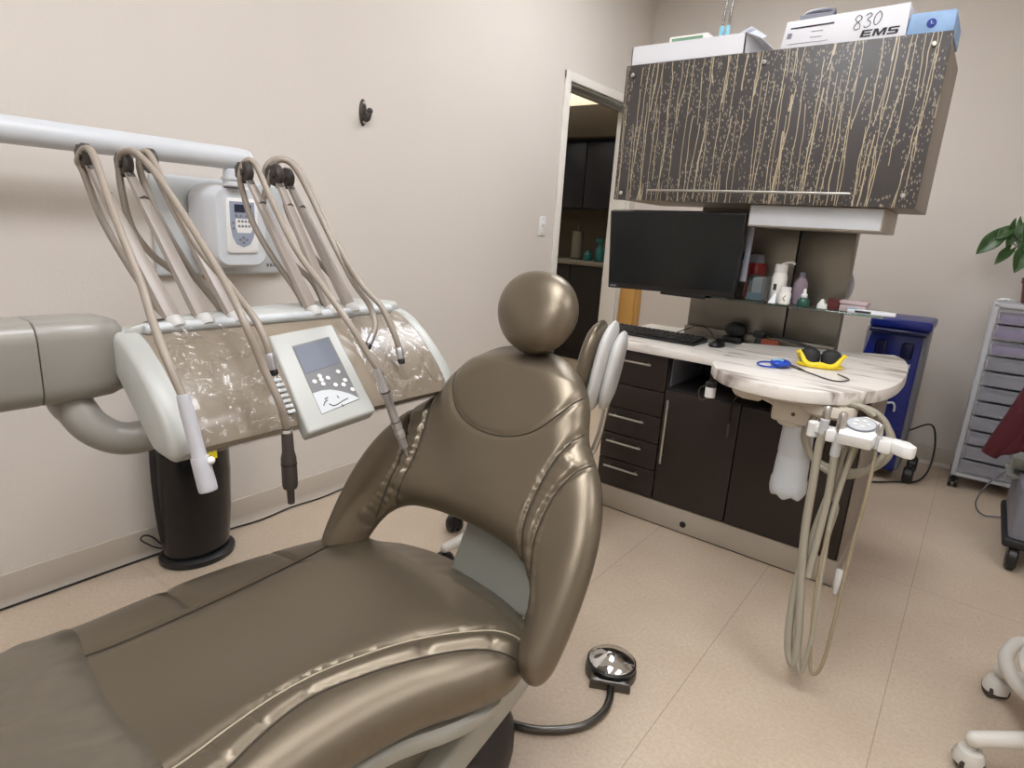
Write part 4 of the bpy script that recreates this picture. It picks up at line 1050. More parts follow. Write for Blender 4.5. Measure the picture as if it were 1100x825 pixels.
def pen(L, x0, w): b.tube([FP4(x0 + a * w, c) + Vector((0, -.0004, 0)) for a, c in L], .0011, n=5, sm=5)
pen([(.9, .24), (.5, .16), (.1, .26), (.4, .36), (.8, .46), (.8, .58), (.35, .62), (.1, .54), (.4, .4), (.8, .32), (.9, .24)], .585, .065)
pen([(.1, .2), (.6, .14), (.9, .22), (.4, .34), (.85, .42), (.8, .54), (.3, .58), (.05, .52)], .665, .06)
pen([(.6, .12), (.2, .24), (.1, .42), (.35, .54), (.75, .44), (.9, .26), (.6, .12)], .735, .07)
b.build('handwriting', 'ink', t)
def strip(a0, a1, c0, c1, m, n): MB().prism([FP4(a0, c0), FP4(a1, c0), FP4(a1, c1), FP4(a0, c1)], (0, -.0006, 0)).build(n, m, t)
strip(.05, .42, .25, .30, 'ink', 'dark_stripe'); strip(.17, .26, .251, .299, 'inkred', 'red_stripe')
strip(.035, .075, .44, .64, 'inkgrey', 'small_print'); strip(.24, .34, .46, .48, 'inkgrey', 'small_print'); strip(.24, .34, .66, .68, 'inkgrey', 'small_print'); strip(.06, .40, .83, .845, 'inkgrey', 'small_print')
t = thing('blue_carton', (-.28, 2.55, ZT), 'pale sky-blue carton with round clock mark at the right end of the cupboard top', 'box')
g4 = [Vector((-0.3579, 2.4300, 1.9049)), Vector((-0.3523, 2.4300, 1.9672)), Vector((-0.2348, 2.4300, 1.9665)), Vector((-0.2342, 2.4300, 1.9059))]
for i in (0, 3): g4[i].z = ZT
MB().prism(g4, (0, .24, 0), .001).build('carton', 'bluecard', t)
cm = g4[0].lerp(g4[2], .48) + Vector((.004, -.0015, 0)); 
MB().cyl(cm, cm + Vector((0, -.001, 0)), .013, n=24).build('round_mark', 'inkblue', t)
b = MB().tube([cm + Vector((-.001, -.002, .007)), cm + Vector((-.001, -.002, -.002)), cm + Vector((.006, -.002, -.002))], .0012, n=5, sm=0); b.build('mark_hands', 'card', t)
t = thing('blue_grip', (-.6, 2.6, 2.0), 'blue-grey plastic handle piece lying behind the lettered carton', 'handle')
pz = Vector((-0.7080, 2.7400, 2.1034))
b = MB().tube([pz + Vector((-.055, 0, -.012)), pz + Vector((-.04, 0, .003)), pz + Vector((.0, 0, .008)), pz + Vector((.045, 0, .005)), pz + Vector((.055, 0, -.012))], .008, n=10); b.build('grip', 'bingrey', t)
b = MB().box((pz.x - .06, pz.y - .03, ZT), pz + Vector((.06, .03, -.008)), .004); b.build('block', 'bingrey', t)

# ---- monitor, keyboard and the worktop clutter
t = thing('computer_monitor', (-1.06, 2.5, .80), 'black widescreen monitor switched off above the keyboard', 'monitor')
m4 = [Vector((-1.3557, 2.4500, 1.3425)), Vector((-0.7699, 2.4500, 1.3528)), Vector((-0.7976, 2.5200, 1.0236)), Vector((-1.3696, 2.5200, 1.0065))]
mn = (m4[1] - m4[0]).cross(m4[0] - m4[3]).normalized()
if mn.y > 0: mn = -mn
MB().prism(m4, -mn * .032, .004, 2).build('housing', 'black', t)
def MP(a, c, l=0): return m4[0].lerp(m4[1], a).lerp(m4[3].lerp(m4[2], a), c) + mn * l
MB().prism([MP(.012, .022, -.001), MP(.988, .022, -.001), MP(.988, .925, -.001), MP(.012, .925, -.001)], mn * .0018).build('screen', 'screen', t)
MB().prism([MP(.02, .955, 0), MP(.075, .955, 0), MP(.075, .975, 0), MP(.02, .975, 0)], mn * .0012).build('badge', 'inkgrey', t)
b = MB().cbox(MP(.62, 1.015, -.012), (.20, .02, .022), .005); b.build('sensor_bar', 'black', t)
mc = MP(.5, .5, -.03); b = MB().cbox(mc + Vector((0, .03, 0)), (.12, .04, .12), .006); b.tube([mc + Vector((0, .04, 0)), (mc.x + .1, 2.70, mc.z), (mc.x + .22, 2.80, mc.z), (mc.x + .22, 2.862, mc.z)], .018, n=12)
b.build('wall_arm', 'black', t)
p = MP(1.0, .14, -.03); b = MB().tube([p + Vector((.004, .045, .02)), p + Vector((.0, .05, -.1)), p + Vector((-.004, .055, -.22))], .012, n=10, flat=.6); b.build('side_post', 'bingrey', t)
b = MB().box(p + Vector((-.02, -.0, .03)), p + Vector((.045, .06, .045)), .003); b.build('top_clip', 'white', t)

t = thing('keyboard', (-1.15, 2.6, .8005), 'black computer keyboard lying on the countertop below the monitor', 'keyboard')
K0, K1, KY0, KY1 = -1.375, -.935, 2.53, 2.69
MB().prism([(K0, KY0, .8005), (K0, KY1, .8005), (K0, KY1, .822), (K0, KY0, .810)], (K1 - K0, 0, 0), .003).build('case', 'black', t)
k0 = None
for r in range(5):
    for c_ in range(18):
        x = K0 + .012 + c_ * (K1 - K0 - .018) / 18; y = KY0 + .014 + r * .0285; z = .811 + (y - KY0) / (KY1 - KY0) * .012
        if k0 is None: k0, q0 = MB().box((x, y, z), (x + .0185, y + .022, z + .007), .0025).build('key', 'blackmat', t), Vector((x, y, z))
        else: dup_part(k0, Vector((x, y, z)) - q0)
t = thing('computer_mouse', (-.87, 2.64, .8005), 'black computer mouse right of the keyboard', 'mouse')
b = MB().ball((-.875, 2.64, .8015), (.032, .056, .034), 20); bmesh.ops.bisect_plane(b.bm, geom=b.bm.verts[:] + b.bm.edges[:] + b.bm.faces[:], plane_co=(0, 0, .801), plane_no=(0, 0, -1), clear_outer=True); b.build('shell', 'black', t)
MB().cyl((-.880, 2.612, .829), (-.870, 2.612, .829), .008, n=12).build('scroll_wheel', 'darkmetal', t)
tag(MB().tube([(-1.12, 2.70, .804), (-1.08, 2.78, .83), (-1.02, 2.80, .855), (-.96, 2.78, .84), (-.92, 2.74, .804), (-.885, 2.695, .804)], .0028, n=6).build('mouse_cable', 'black'), 'thin black cable arching above the countertop behind the keyboard', 'cable')
t = thing('desk_speaker', (-.86, 2.795, .80), 'small black rounded speaker lying against the steel column', 'speaker')
b = MB().ball((-0.8548, 2.8000, 0.8616), (.05, .024, .034), 20); b.build('case', 'blackmat', t)
b = MB().box((-.905, 2.78, .8005), (-.815, 2.815, .83), .008); b.build('foot', 'blackmat', t)
t = thing('power_plug', (-.74, 2.79, .80), 'black plug with a thick cord lying behind the goggles on the countertop', 'plug')
b = MB().cbox((-.745, 2.79, .858), (.05, .026, .03), .006); b.build('plug', 'black', t)
MB().prism([(-.765, 2.78, .8005), (-.725, 2.78, .8005), (-.73, 2.785, .846), (-.76, 2.785, .846)], (0, .02, 0), .003).build('socket_block', 'black', t)
b = MB().tube([(-.72, 2.79, .862), (-.68, 2.785, .860), (-.61, 2.785, .850), (-.54, 2.795, .835), (-.48, 2.80, .812), (-.42, 2.80, .806), (-.36, 2.86, .806), (-.31, 2.90, .806)], .006, n=8); b.build('cord', 'black', t)
t = thing('orange_red_packet', (-.66, 2.73, .80), 'small orange-red packet on the countertop below the black plug', 'packet')
b = MB().cbox((-.685, 2.755, .8245), (.075, .022, .047), .006); b.build('packet', mat('orange_red', (150, 66, 40), .5), t)

# ---- glass shelf and what stands on it
ZS = 1.018
t = thing('glass_shelf', (-.65, 2.7, ZS - .01), 'clear green-edged glass shelf fixed to the steel column', 'shelf')
MB().box((-1.0, 2.565, ZS - .009), (-.272, 2.845, ZS - .001), .0015).build('glass', 'glass', t)
for x in (-.93, -.61):
    b = MB().cyl((x, 2.86, ZS - .02), (x, 2.79, ZS - .02), .013, n=14, bev=.002); b.cyl((x, 2.80, ZS - .028), (x, 2.80, ZS - .009), .016, n=14); b.build('bracket', 'darkmetal', t)
def on_shelf(name, x, y, label, cat): return thing(name, (x, y, ZS), label, cat)
t = on_shelf('red_canister', -.79, 2.745, 'red canister with grey lid behind the white box, leftmost on the glass shelf', 'canister')
MB().lathe([(.036, 0), (.04, .005), (.04, .135), (.034, .145)], (-.790, 2.745, ZS), n=20).build('body', 'red', t)
MB().lathe([(.030, .145), (.030, .175), (.026, .18)], (-.790, 2.745, ZS), n=20).build('lid', 'bingrey', t)
t = on_shelf('acrylic_box', -.735, 2.65, 'clear-walled box holding white cards, on the glass shelf left of the pump bottle', 'box')
tray(-.775, -.685, 2.60, 2.70, ZS, ZS + .10, .002).build('box', 'clear', t)
MB().box((-.760, 2.615, ZS + .003), (-.722, 2.685, ZS + .09), .002).build('card_stack', 'card', t)
MB().box((-.770, 2.603, ZS + .003), (-.716, 2.614, ZS + .032), .002).build('blue_pad', 'lightblue', t)
t = on_shelf('pump_bottle', -.655, 2.63, 'tall white bottle with rounded cap and pump, on the glass shelf', 'bottle')
p = (-.660, 2.63, ZS)
MB().lathe([(.026, 0), (.029, .004), (.029, .10), (.024, .118), (.021, .122)], p, n=22).build('body', 'cup', t)
MB().lathe([(.023, .121), (.024, .123), (.024, .146), (.021, .152)], p, n=22).build('cap', 'white', t)
b = MB().tube([(-.660, 2.63, ZS + .15), (-.645, 2.63, ZS + .158), (-.622, 2.625, ZS + .162), (-.61, 2.62, ZS + .156)], .005); b.build('spout', 'white', t)
MB().box((-.672, 2.599, ZS + .05), (-.660, 2.6025, ZS + .075)).build('label_mark', 'ink', t)
t = on_shelf('pill_jar', -.617, 2.59, 'small white jar with screw lid in front of the pump bottle', 'jar')
p = (-.620, 2.592, ZS)
MB().lathe([(.019, 0), (.022, .003), (.022, .044), (.017, .05)], p, n=20).build('body', 'cup', t)
MB().lathe([(.018, .05), (.0195, .051), (.0195, .066), (.017, .068)], p, n=20).build('lid', 'white', t)
MB().tube([(-.612, 2.5695, ZS + .036), (-.622, 2.5692, ZS + .025), (-.612, 2.5695, ZS + .014)], .0016, n=5, sm=0).build('label_mark', 'ink', t)
t = on_shelf('white_card_stand', -.668, 2.585, 'small white folded card standing at the foot of the pump bottle', 'card')
MB().prism([(-.676, 2.57, ZS), (-.648, 2.57, ZS), (-.652, 2.584, ZS + .038), (-.660, 2.584, ZS + .038)], (0, .006, 0)).build('card', 'card', t)
t = on_shelf('mauve_bottle', -.585, 2.66, 'mauve and blue-grey bottle right of the tall pump bottle', 'bottle')
p = (-.585, 2.66, ZS)
MB().lathe([(.024, 0), (.027, .004), (.027, .082), (.018, .1), (.01, .108)], p, n=20, sx=1, sy=.7).build('body', 'purplebottle', t)
MB().lathe([(.011, .106), (.011, .124), (.008, .126)], p, n=16).build('cap', 'bingrey', t)
t = on_shelf('dropper_bottle', -.552, 2.60, 'dark green dropper bottle with white pointed cap on the glass shelf', 'bottle')
p = (-.552, 2.60, ZS)
MB().lathe([(.020, 0), (.022, .003), (.022, .022), (.012, .034)], p, n=20).build('body', 'greenbottle', t)
MB().lathe([(.011, .034), (.012, .036), (.012, .045), (.006, .052), (.005, .064), (.002, .068)], p, n=16).build('cap', 'white', t)
t = on_shelf('white_clip', -.484, 2.60, 'tiny white plastic dispenser between green bottle and dark red block', 'dispenser')
MB().prism([(-.500, 2.595, ZS), (-.472, 2.595, ZS), (-.472, 2.595, ZS + .012), (-.480, 2.595, ZS + .034), (-.488, 2.595, ZS + .036), (-.50, 2.595, ZS + .015)], (0, .02, 0), .002).build('body', 'white', t)
b = MB().cyl((-.47, 2.61, ZS), (-.47, 2.61, ZS + .018), .008, n=12); b.build('nozzle', 'white', t)
t = on_shelf('red_block', -.44, 2.62, 'dark red box standing on the glass shelf beside the pinkish case', 'box')
MB().box((-.466, 2.60, ZS), (-.428, 2.65, ZS + .04), .003).build('box', 'darkred', t)
MB().box((-.467, 2.599, ZS + .03), (-.427, 2.651, ZS + .041), .003).build('lid', 'darkred', t)
t = on_shelf('pinkish_case', -.38, 2.64, 'pale pinkish clear plastic case near the right end of the glass shelf', 'case')
MB().box((-.425, 2.605, ZS), (-.335, 2.68, ZS + .024), .004).build('base', 'pinkclear', t)
MB().box((-.427, 2.603, ZS + .025), (-.333, 2.682, ZS + .040), .005).build('lid', 'pinkclear', t)
t = on_shelf('instrument_pouch', -.31, 2.60, 'white paper instrument pouch with dark mark overhanging the right shelf end', 'pouch')
b = MB().prism([(-.39, 2.572, ZS), (-.275, 2.57, ZS), (-.235, 2.60, ZS), (-.275, 2.63, ZS), (-.39, 2.603, ZS)], (0, 0, .014), .003); b.build('pouch', 'card', t)
MB().box((-.365, 2.5705, ZS + .003), (-.312, 2.5722, ZS + .011)).build('dark_mark', 'ink', t)
MB().box((-.392, 2.571, ZS + .0142), (-.36, 2.60, ZS + .0155)).build('blue_edge', 'lightblue', t)
t = thing('round_mirror', (-.43, 2.955, .801), 'pale lilac round mirror disc peeking out behind the steel column', 'mirror')
cm = Vector((-0.5554, 2.9650, 1.0878))
MB().lathe([(.105, 0), (.112, .004), (.112, .014), (.105, .018)], cm, (0, 1, 0), 40).build('disc', 'lilac', t)
b = MB().cyl((cm.x, cm.y + .008, cm.z - .1), (cm.x, cm.y + .008, .80), .007, n=10); b.lathe([(.05, 0), (.05, .008), (.02, .014)], (cm.x, cm.y + .006, .8005), n=24, sx=.8, sy=.7); b.build('stand', 'lilac', t)

# ---- swing table with the assistant's instruments
t = thing('swing_table', (-.42, 2.3, .80), 'white marble-look half-round swing table overhanging the countertop', 'table')
tp = [Vector(q) for q in ((-0.6901, 2.0608, 0.8420), (-0.7544, 2.5845, 0.8420), (-0.2525, 2.8794, 0.8420))] + spline([(-0.2340, 2.8900, 0.8420), (-0.1930, 2.8011, 0.8420), (-0.1658, 2.6413, 0.8420), (-0.1537, 2.4512, 0.8420), (-0.1576, 2.2767, 0.8420), (-0.1817, 2.1313, 0.8420), (-0.2381, 2.0050, 0.8420), (-0.3215, 1.9193, 0.8420), (-0.4160, 1.8847, 0.8420), (-0.5114, 1.8873, 0.8420), (-0.5950, 1.9234, 0.8420), (-0.6555, 1.9917, 0.8420)], 4)
MB().prism([(p[0], p[1], .8015) for p in tp], (0, 0, .0405), .005, 2).build('top', 'marble', t)
b = MB().box((-.50, 1.98, .775), (-.25, 2.372, .8005), .008); b.lathe([(.06, 0), (.075, .01), (.075, .03), (.07, .04)], (-.30, 2.02, .755), n=28); b.build('under_plate', 'cream', t)
b = MB().box((-.462, 2.00, .705), (-.335, 2.12, .776), .012, 3); mb = b.build('mount_block', 'cream', t)
MB().cyl((-.395, 2.002, .738), (-.395, 1.998, .738), .006, n=12).build('mount_screw', 'darkmetal', mb)
b = MB().cyl((-.40, 2.06, .71), (-.40, 2.06, .69), .05, n=24, bev=.003); b.build('bottle_cap', 'cream', t)
b = MB().lathe([(.018, 0), (.028, .012), (.034, .04), (.03, .09), (.022, .10)], (-.625, 2.13, .760), (1, .05, -.08), 20); b.cyl((-.53, 2.135, .752), (-.455, 2.10, .74), .018, n=14); b.build('valve_arm', 'cream', t)
t2 = thing('spool_cup', (-.715, 2.15, .70), 'small white cup with black lid hanging under the left edge of the swing table', 'cup')
p = Vector((-0.7109, 2.1500, 0.7157))
MB().lathe([(.016, -.02), (.0185, -.018), (.0185, .018), (.017, .02)], p, n=20).build('cup', 'white', t2)
MB().lathe([(.0188, .019), (.0195, .022), (.0195, .034), (.016, .0372)], p, n=20).build('lid', 'black', t2)
b = MB().tube([p + Vector((-.015, .0, .025)), p + Vector((-.045, .01, .0)), p + Vector((-.04, .02, -.04)), p + Vector((-.01, .02, -.03))], .0022, n=6); b.build('wire_loop', 'darkmetal', t2)
b = MB().cyl(p + Vector((0, 0, .03)), (p.x, p.y, .8012), .008, n=10); b.build('hanger', 'black', t2)
t2 = thing('hanging_tool', (-.64, 2.30, .58), 'thin black tool cord hanging in front of the door below the swing table', 'tool')
b = MB().tube([(-.625, 2.32, .80), (-.625, 2.325, .72), (-0.6773, 2.3300, 0.6577), (-0.6808, 2.3300, 0.5630)], .004, n=6); b.build('cord', 'black', t2)
b = MB().cyl((-0.6808, 2.3300, 0.5630), (-0.6795, 2.3300, 0.5061), .006, .004, n=10); b.build('tip', 'darkmetal', t2)
t2 = thing('water_bottle', (-.385, 2.06, .45), 'milky white water bottle hanging upside down under the swing table', 'bottle')
pc = Vector((-.383, 2.06, 0))
R = []
for z, r in ((.700, .042), (.695, .047), (.64, .049), (.60, .050), (.595, .0475), (.588, .049), (.56, .051), (.52, .052), (.512, .0535), (.505, .056), (.475, .056), (.462, .054), (.455, .049), (.453, .03)):
    ring = []
    for j in range(48):
        a = 2 * PI * j / 48; rr = r * (1 + (.02 * math.cos(a * 6) if z < .48 else 0)); zz = z + (.006 * math.cos(a * 6) if z < .465 else 0)
        ring.append(pc + Vector((rr * math.cos(a), rr * math.sin(a), zz)))
    R.append(ring)
MB().rings(R).build('body', 'milky', t2)
MB().lathe([(.04, .695), (.04, .706)], pc, n=24).build('neck', 'cream', t2)
t2 = thing('eyewear_loop', (-.53, 2.15, .842), 'blue plastic lens with a loop lying left of the yellow goggles', 'eyewear')
e = Vector((-0.5013, 2.1911, 0.8460)); b = MB().ball(e + Vector((0, 0, .010)), (.034, .045, .013), 22); b.build('lens', 'blueglass', t2)
e2 = Vector((-0.5330, 2.1721, 0.8460)); b = MB().tube([e2 + Vector((.036 * math.cos(a), .05 * math.sin(a), .002)) for a in [2 * PI * i / 12 for i in range(12)]], .003, n=6, closed=True); b.build('loop', 'blueglass', t2)
b = MB().tube([e + Vector((-.02, -.025, .018)), e + Vector((-.005, -.018, .0225)), e + Vector((.012, -.02, .0215))], .004, n=6, flat=.5); b.build('pale_tab', 'lightblue', t2)
b = MB().tube([e + Vector((.03, .02, .006)), e + Vector((.055, .01, .004)), e + Vector((.085, -.03, .003))], .0022, n=6); b.build('cord', 'dark', t2)
# safety goggles: bright yellow frame, dark lenses
t2 = thing('safety_goggles', (-.4, 2.3, .842), 'bright yellow safety goggles with dark lenses on the swing table', 'goggles')
ga, gb = Vector((-0.4663, 2.2850, 0.8460)), Vector((-0.3338, 2.3216, 0.8460)); gx = (gb - ga); gl = gx.length; gx.normalize(); gy = Vector((-gx.y, gx.x, 0)); gz = Vector((0, 0, 1))
def G(a, y, z): return ga + gx * a * gl + gy * y + gz * z
b = MB()
b.tube([G(-.02, .0, .052), G(.05, -.004, .036), G(.16, -.012, .012), G(.32, -.02, .006), G(.5, -.022, .012), G(.68, -.02, .006), G(.84, -.012, .012), G(.95, -.004, .034), G(1.02, .0, .05)], (.004, .007, .010, .010, .008, .010, .010, .007, .004), n=10)
b.tube([G(.0, .01, .004), G(.2, -.015, .003), G(.5, -.024, .004), G(.8, -.015, .003), G(1.0, .01, .004)], .006, n=10)
b.build('frame', 'yellow', t2)
for s in (.26, .74):
    R = []
    for k, zz in enumerate((.004, .02, .038, .050, .056)):
        w = (.20, .235, .24, .20, .12)[k]
        R.append([G(s + w * math.cos(q), .014 + .020 * math.sin(q) + .004 * k, zz) for q in [2 * PI * i / 20 for i in range(20)]])
    MB().rings(R).build('lens', 'blackmat', t2)
for a in (-.03, 1.03):
    b = MB().tube([G(a, 0, .045), G(a + (.02 if a < 0 else -.02), .05, .035), G(a + (.1 if a < 0 else -.1), .10, .006)], .005, n=8, flat=1.6); b.build('temple', 'yellow', t2)
tag(MB().tube([(-0.4875, 2.2329, 0.8460), (-0.4059, 2.1625, 0.8460), (-0.3182, 2.0971, 0.8460), (-0.2839, 2.1591, 0.8460), (-0.3275, 2.2223, 0.8460)], .0022, n=6).build('retainer_cord', 'dark'), 'thin dark cord lying on the swing table in front of the goggles', 'cord')

# assistant's holder bar with hoses
t = thing('holder_bar', (-.2, 1.85, .73), 'white holder bar with suction hoses hanging below the swing table', 'dental instrument holder')
ZB = .735
b = MB().box((-.312, 1.845, ZB + .004), (-.08, 1.875, ZB + .026), .004)
b.build('rail', 'white', t)
b = MB().prism([(-.235, 1.80, ZB), (-.155, 1.80, ZB), (-.145, 1.86, ZB), (-.15, 1.905, ZB), (-.19, 1.925, ZB), (-.23, 1.90, ZB), (-.24, 1.85, ZB)], (0, 0, .034), .004, 2); RT = Matrix.Translation((-.19, 1.80, ZB)) @ Matrix.Rotation(math.radians(15), 4, 'X') @ Matrix.Translation((.19, -1.80, -ZB)); tl = lambda m: (bmesh.ops.transform(m.bm, matrix=RT, verts=m.bm.verts[:]), m)[1]
pd = tl(b).build('keypad_block', 'white', t)
cc = Vector((-.193, 1.868, ZB + .0345)); 
tl(MB().lathe([(.036, 0), (.039, .001), (.039, .003), (.036, .004)], cc, n=32)).build('keypad_ring', 'bingrey', pd)
tl(MB().lathe([(.036, 0), (.036, .0035), (.033, .0045)], cc, n=32)).build('keypad_disc', 'plate', pd)
k0 = None
for i in range(5):
    a = 2 * PI * i / 5; p = cc + Vector((.017 * math.cos(a), .017 * math.sin(a), .0045))
    if k0 is None: k0, q0 = tl(MB().cyl(p, p + gz * .002, .006, n=12, bev=.0006)).build('button', 'white', pd), RT @ p
    else: dup_part(k0, RT @ p - q0)
for x0, x1, y0, y1 in ((-.268, -.243, 1.81, 1.86), (-.142, -.112, 1.82, 1.875)):
    MB().box((x0, y0, ZB - .004), (x1, y1, ZB + .030), .005).build('holder_block', 'white', t)
MB().cyl((-.308, 1.86, ZB - .012), (-.308, 1.86, ZB + .032), .016, n=20, bev=.003).build('holder_post', 'white', t)
b = MB().prism([(-.115, 1.835, ZB - .002), (-.085, 1.81, ZB - .002), (-.062, 1.812, ZB - .002), (-.056, 1.835, ZB - .002), (-.075, 1.87, ZB - .002), (-.115, 1.88, ZB - .002)], (0, 0, .032), .005, 2); b.build('end_grip', 'white', t)
b = MB().tube([(-.22, 1.90, ZB + .012), (-.25, 2.0, ZB + .02), (-.30, 2.03, .755)], .014, n=12); b.build('swing_arm', 'cream', t)
# coiled tube behind the bar
cc = Vector((-0.2418, 2.0000, 0.7022)); b = MB()
pts = []
for i in range(33):
    a = 2 * PI * i / 16 + 1.0; r = .112 + .008 * math.sin(i * .9); pts.append(cc + Vector((r * math.cos(a), .012 * i / 32 * 2 + .01 * math.sin(a * 2), r * .95 * math.sin(a) - .01)))
b.tube(pts, .0095, n=9, sm=4); b.build('coiled_hose', 'hose2', t)
hoses = [
    ([(-0.2669, 1.8300, 0.7558), (-0.2796, 1.8300, 0.7195), (-0.2747, 1.8150, 0.5820), (-0.2673, 1.8000, 0.4422), (-0.2425, 1.7700, 0.2775), (-0.2249, 1.7500, 0.1555), (-0.2222, 1.7400, 0.0783), (-0.2409, 1.7450, 0.1063), (-0.2550, 1.7600, 0.1846), (-0.2612, 1.7850, 0.2923), (-0.2545, 1.8100, 0.3837), (-0.2422, 1.8500, 0.5090), (-0.2288, 1.8800, 0.6365), (-.25, 1.95, .74)], .0115, 'hose2'),
    ([(-0.2411, 1.8300, 0.7299), (-0.2375, 1.8250, 0.6884), (-0.2322, 1.8200, 0.5689), (-0.2334, 1.8000, 0.4464), (-0.2348, 1.7800, 0.3363)], .010, 'hose2'),
    ([(-.2, 1.87, ZB), (-0.2008, 1.8500, 0.7059), (-0.2121, 1.8300, 0.5524), (-0.2119, 1.8100, 0.4507), (-0.2027, 1.7800, 0.3206), (-0.1913, 1.7500, 0.1635), (-0.1964, 1.7350, 0.0672), (-0.2111, 1.7400, 0.0875), (-0.2206, 1.7500, 0.1453), (-0.2378, 1.7700, 0.2493)], .0075, 'hose2'),
    ([(-0.1433, 1.8400, 0.7671), (-0.1442, 1.8350, 0.7285), (-0.1418, 1.8100, 0.6024), (-0.1465, 1.8000, 0.4883), (-0.1477, 1.7800, 0.3595), (-0.1470, 1.7600, 0.2436), (-0.1502, 1.7400, 0.1206), (-0.1660, 1.7350, 0.0779), (-0.1833, 1.7400, 0.1150), (-0.2058, 1.7700, 0.2942), (-0.2129, 1.8000, 0.4398), (-0.2080, 1.8600, 0.6064), (-.19, 1.88, ZB)], .0048, 'yellowhose'),
    ([(-.21, 1.88, ZB), (-0.2200, 1.8600, 0.6868), (-0.2247, 1.8500, 0.5757), (-0.2068, 1.8400, 0.5394), (-0.2121, 1.8300, 0.4573), (-0.2080, 1.8200, 0.3894)], .006, 'hose2'),
]
for pts, r, m in hoses: MB().tube(pts, r, n=10, sm=6).build('hose', m, t)
# valves standing in the holders
def valve(p0, p1, r):
    p0, p1 = Vector(p0), Vector(p1); d = p1 - p0; L = d.length
    h = MB().lathe([(r * .9, 0), (r, .004), (r, L * .4), (r * 1.1, L * .45), (r * 1.1, L * .52), (r * .85, L * .55)], p0, d, 16).build('suction_valve', 'plate', t)
    MB().lathe([(r * .85, L * .54), (r * 1.0, L * .6), (r * .9, L * .95), (r * .6, L)], p0, d, 14).build('valve_tip', 'metal', h)
valve((-0.2792, 1.8300, 0.7444), (-0.2768, 1.8300, 0.8262), .0115)
valve((-0.2380, 1.8250, 0.6911), (-0.2352, 1.8250, 0.8183), .0125)
valve((-0.1477, 1.8350, 0.7355), (-0.1452, 1.8350, 0.8042), .009)
p0, p1 = Vector((-0.1613, 1.7900, 0.3867)), Vector((-0.1607, 1.7800, 0.3275)); b = MB().lathe([(.009, 0), (.011, .004), (.011, .04), (.008, .06), (.006, .07)], p0, p1 - p0, 12); b.build('clear_connector', 'collar', t)

# ------------------------------------------------------------------ right background
t = thing('blue_extractor', (-.33, 4.0, 0), 'tall blue plastic floor machine with lid and handle standing at the back wall', 'machine')
x0, x1 = -.455, -.205
b = MB(); b.prism([(x0 + .015, 3.86, .86), (x1, 3.86, .86), (x1, 3.86, .06), (x0 - .03, 3.86, .06), (x0 - .03, 3.86, .60)], (0, .03, 0), .008, 2); b.build('front_panel', 'bluebin', t)
b = MB().box((x0 - .02, 3.885, .06), (x1 + .02, 4.2, .845), .015, 3); b.build('housing', 'bingrey', t)
b = MB().box((x0 - .005, 3.82, .848), (x1 + .03, 4.19, .90), .014, 3); b.build('lid', 'bluebin', t)
b = MB().tube([(x0 + .005, 3.86, .835), (x0 + .005, 3.815, .835), (x1 + .01, 3.815, .835), (x1 + .01, 3.86, .835)], .014, n=10, sm=0); b.build('handle', 'bluedark', t)
for a, c in ((-.385, .735), (-.265, .735)):
    b = MB().cbox((a, 3.858, c), (.055, .012, .09), .012, 3); b.build('recess', 'bluedark', t)
MB().cbox((-.262, 3.857, .655), (.05, .006, .022), .002).build('white_label', 'plate', t)
MB().tube([(-.285 + .016 * math.cos(a), 3.856, .54 + .016 * math.sin(a)) for a in [2 * PI * i / 10 for i in range(10)]], .003, n=6, closed=True).build('ring_mark', 'plate', t)
b = MB().tube([(-.34, 3.855, .30), (-.28, 3.85, .305), (-.22, 3.855, .31)], .004, n=6); b.build('bright_rib', 'inkblue', t)
b = MB().tube([(-.30, 3.855, .44), (-.275, 3.835, .45), (-.262, 3.83, .43), (-.262, 3.83, .405)], .006, n=8); b.build('hook', 'plate', t)
for x in (-.49, -.135):
    for y in (3.92, 4.15):
        bb = MB().cyl((x - .025, y, .046), (x + .025, y, .046), .046, n=22, bev=.008); bb.cyl((x, y, .046), (x, y, .10), .014, n=10); bb.build('caster', 'black', t)
MB().tube([(-.19, 4.1, .25), (-.09, 4.15, .30), (-.05, 4.13, .2), (-.05, 4.06, .06), (-.09, 3.95, .012), (-.18, 3.86, .009), (-.30, 3.74, .009), (-.38, 3.76, .01)], .0048, n=8).build('power_cable', 'black', t)

TX0, TX1, TY0, TY1 = .05, .43, 4.04, 4.36
t = thing('drawer_tower', (.24, 4.2, 0), 'frosted plastic drawer tower on casters against the back wall', 'drawer tower')
b = MB()
for x in (TX0, TX1 - .025):
    for y in (TY0, TY1 - .025): b.box((x, y, .075), (x + .025, y + .025, 1.02), .004)
b.box((TX0, TY0, 1.0), (TX1, TY1, 1.025), .006); b.box((TX0, TY0, .07), (TX1, TY1, .092), .006)
b.build('frame', 'cabframe', t)
n = 11; ph = (1.0 - .095) / n
for k in range(n):
    z0 = .095 + k * ph
    b = MB().box((TX0 + .028, TY0 - .004, z0 + .004), (TX1 - .028, TY0, z0 + ph - .018), .002); b.box((TX0 + .028, TY0, z0 + .004), (TX0 + .031, TY1 - .03, z0 + ph - .02)); b.box((TX1 - .031, TY0, z0 + .004), (TX1 - .028, TY1 - .03, z0 + ph - .02)); b.box((TX0 + .028, TY0, z0 + .004), (TX1 - .028, TY1 - .03, z0 + .007))
    b.box((TX0 + .022, TY0 - .010, z0 + ph - .020), (TX1 - .022, TY0 + .004, z0 + ph - .006), .004)
    d = b.build('drawer', 'drawer', t)
    MB().box((TX0 + .040, TY0 + .005, z0 + .008), (TX1 - .040, TY1 - .06, z0 + ph * (.66 + .10 * math.sin(k * 2.3))), .006).build('contents', 'contents1' if k >= 8 else 'contents2', d)
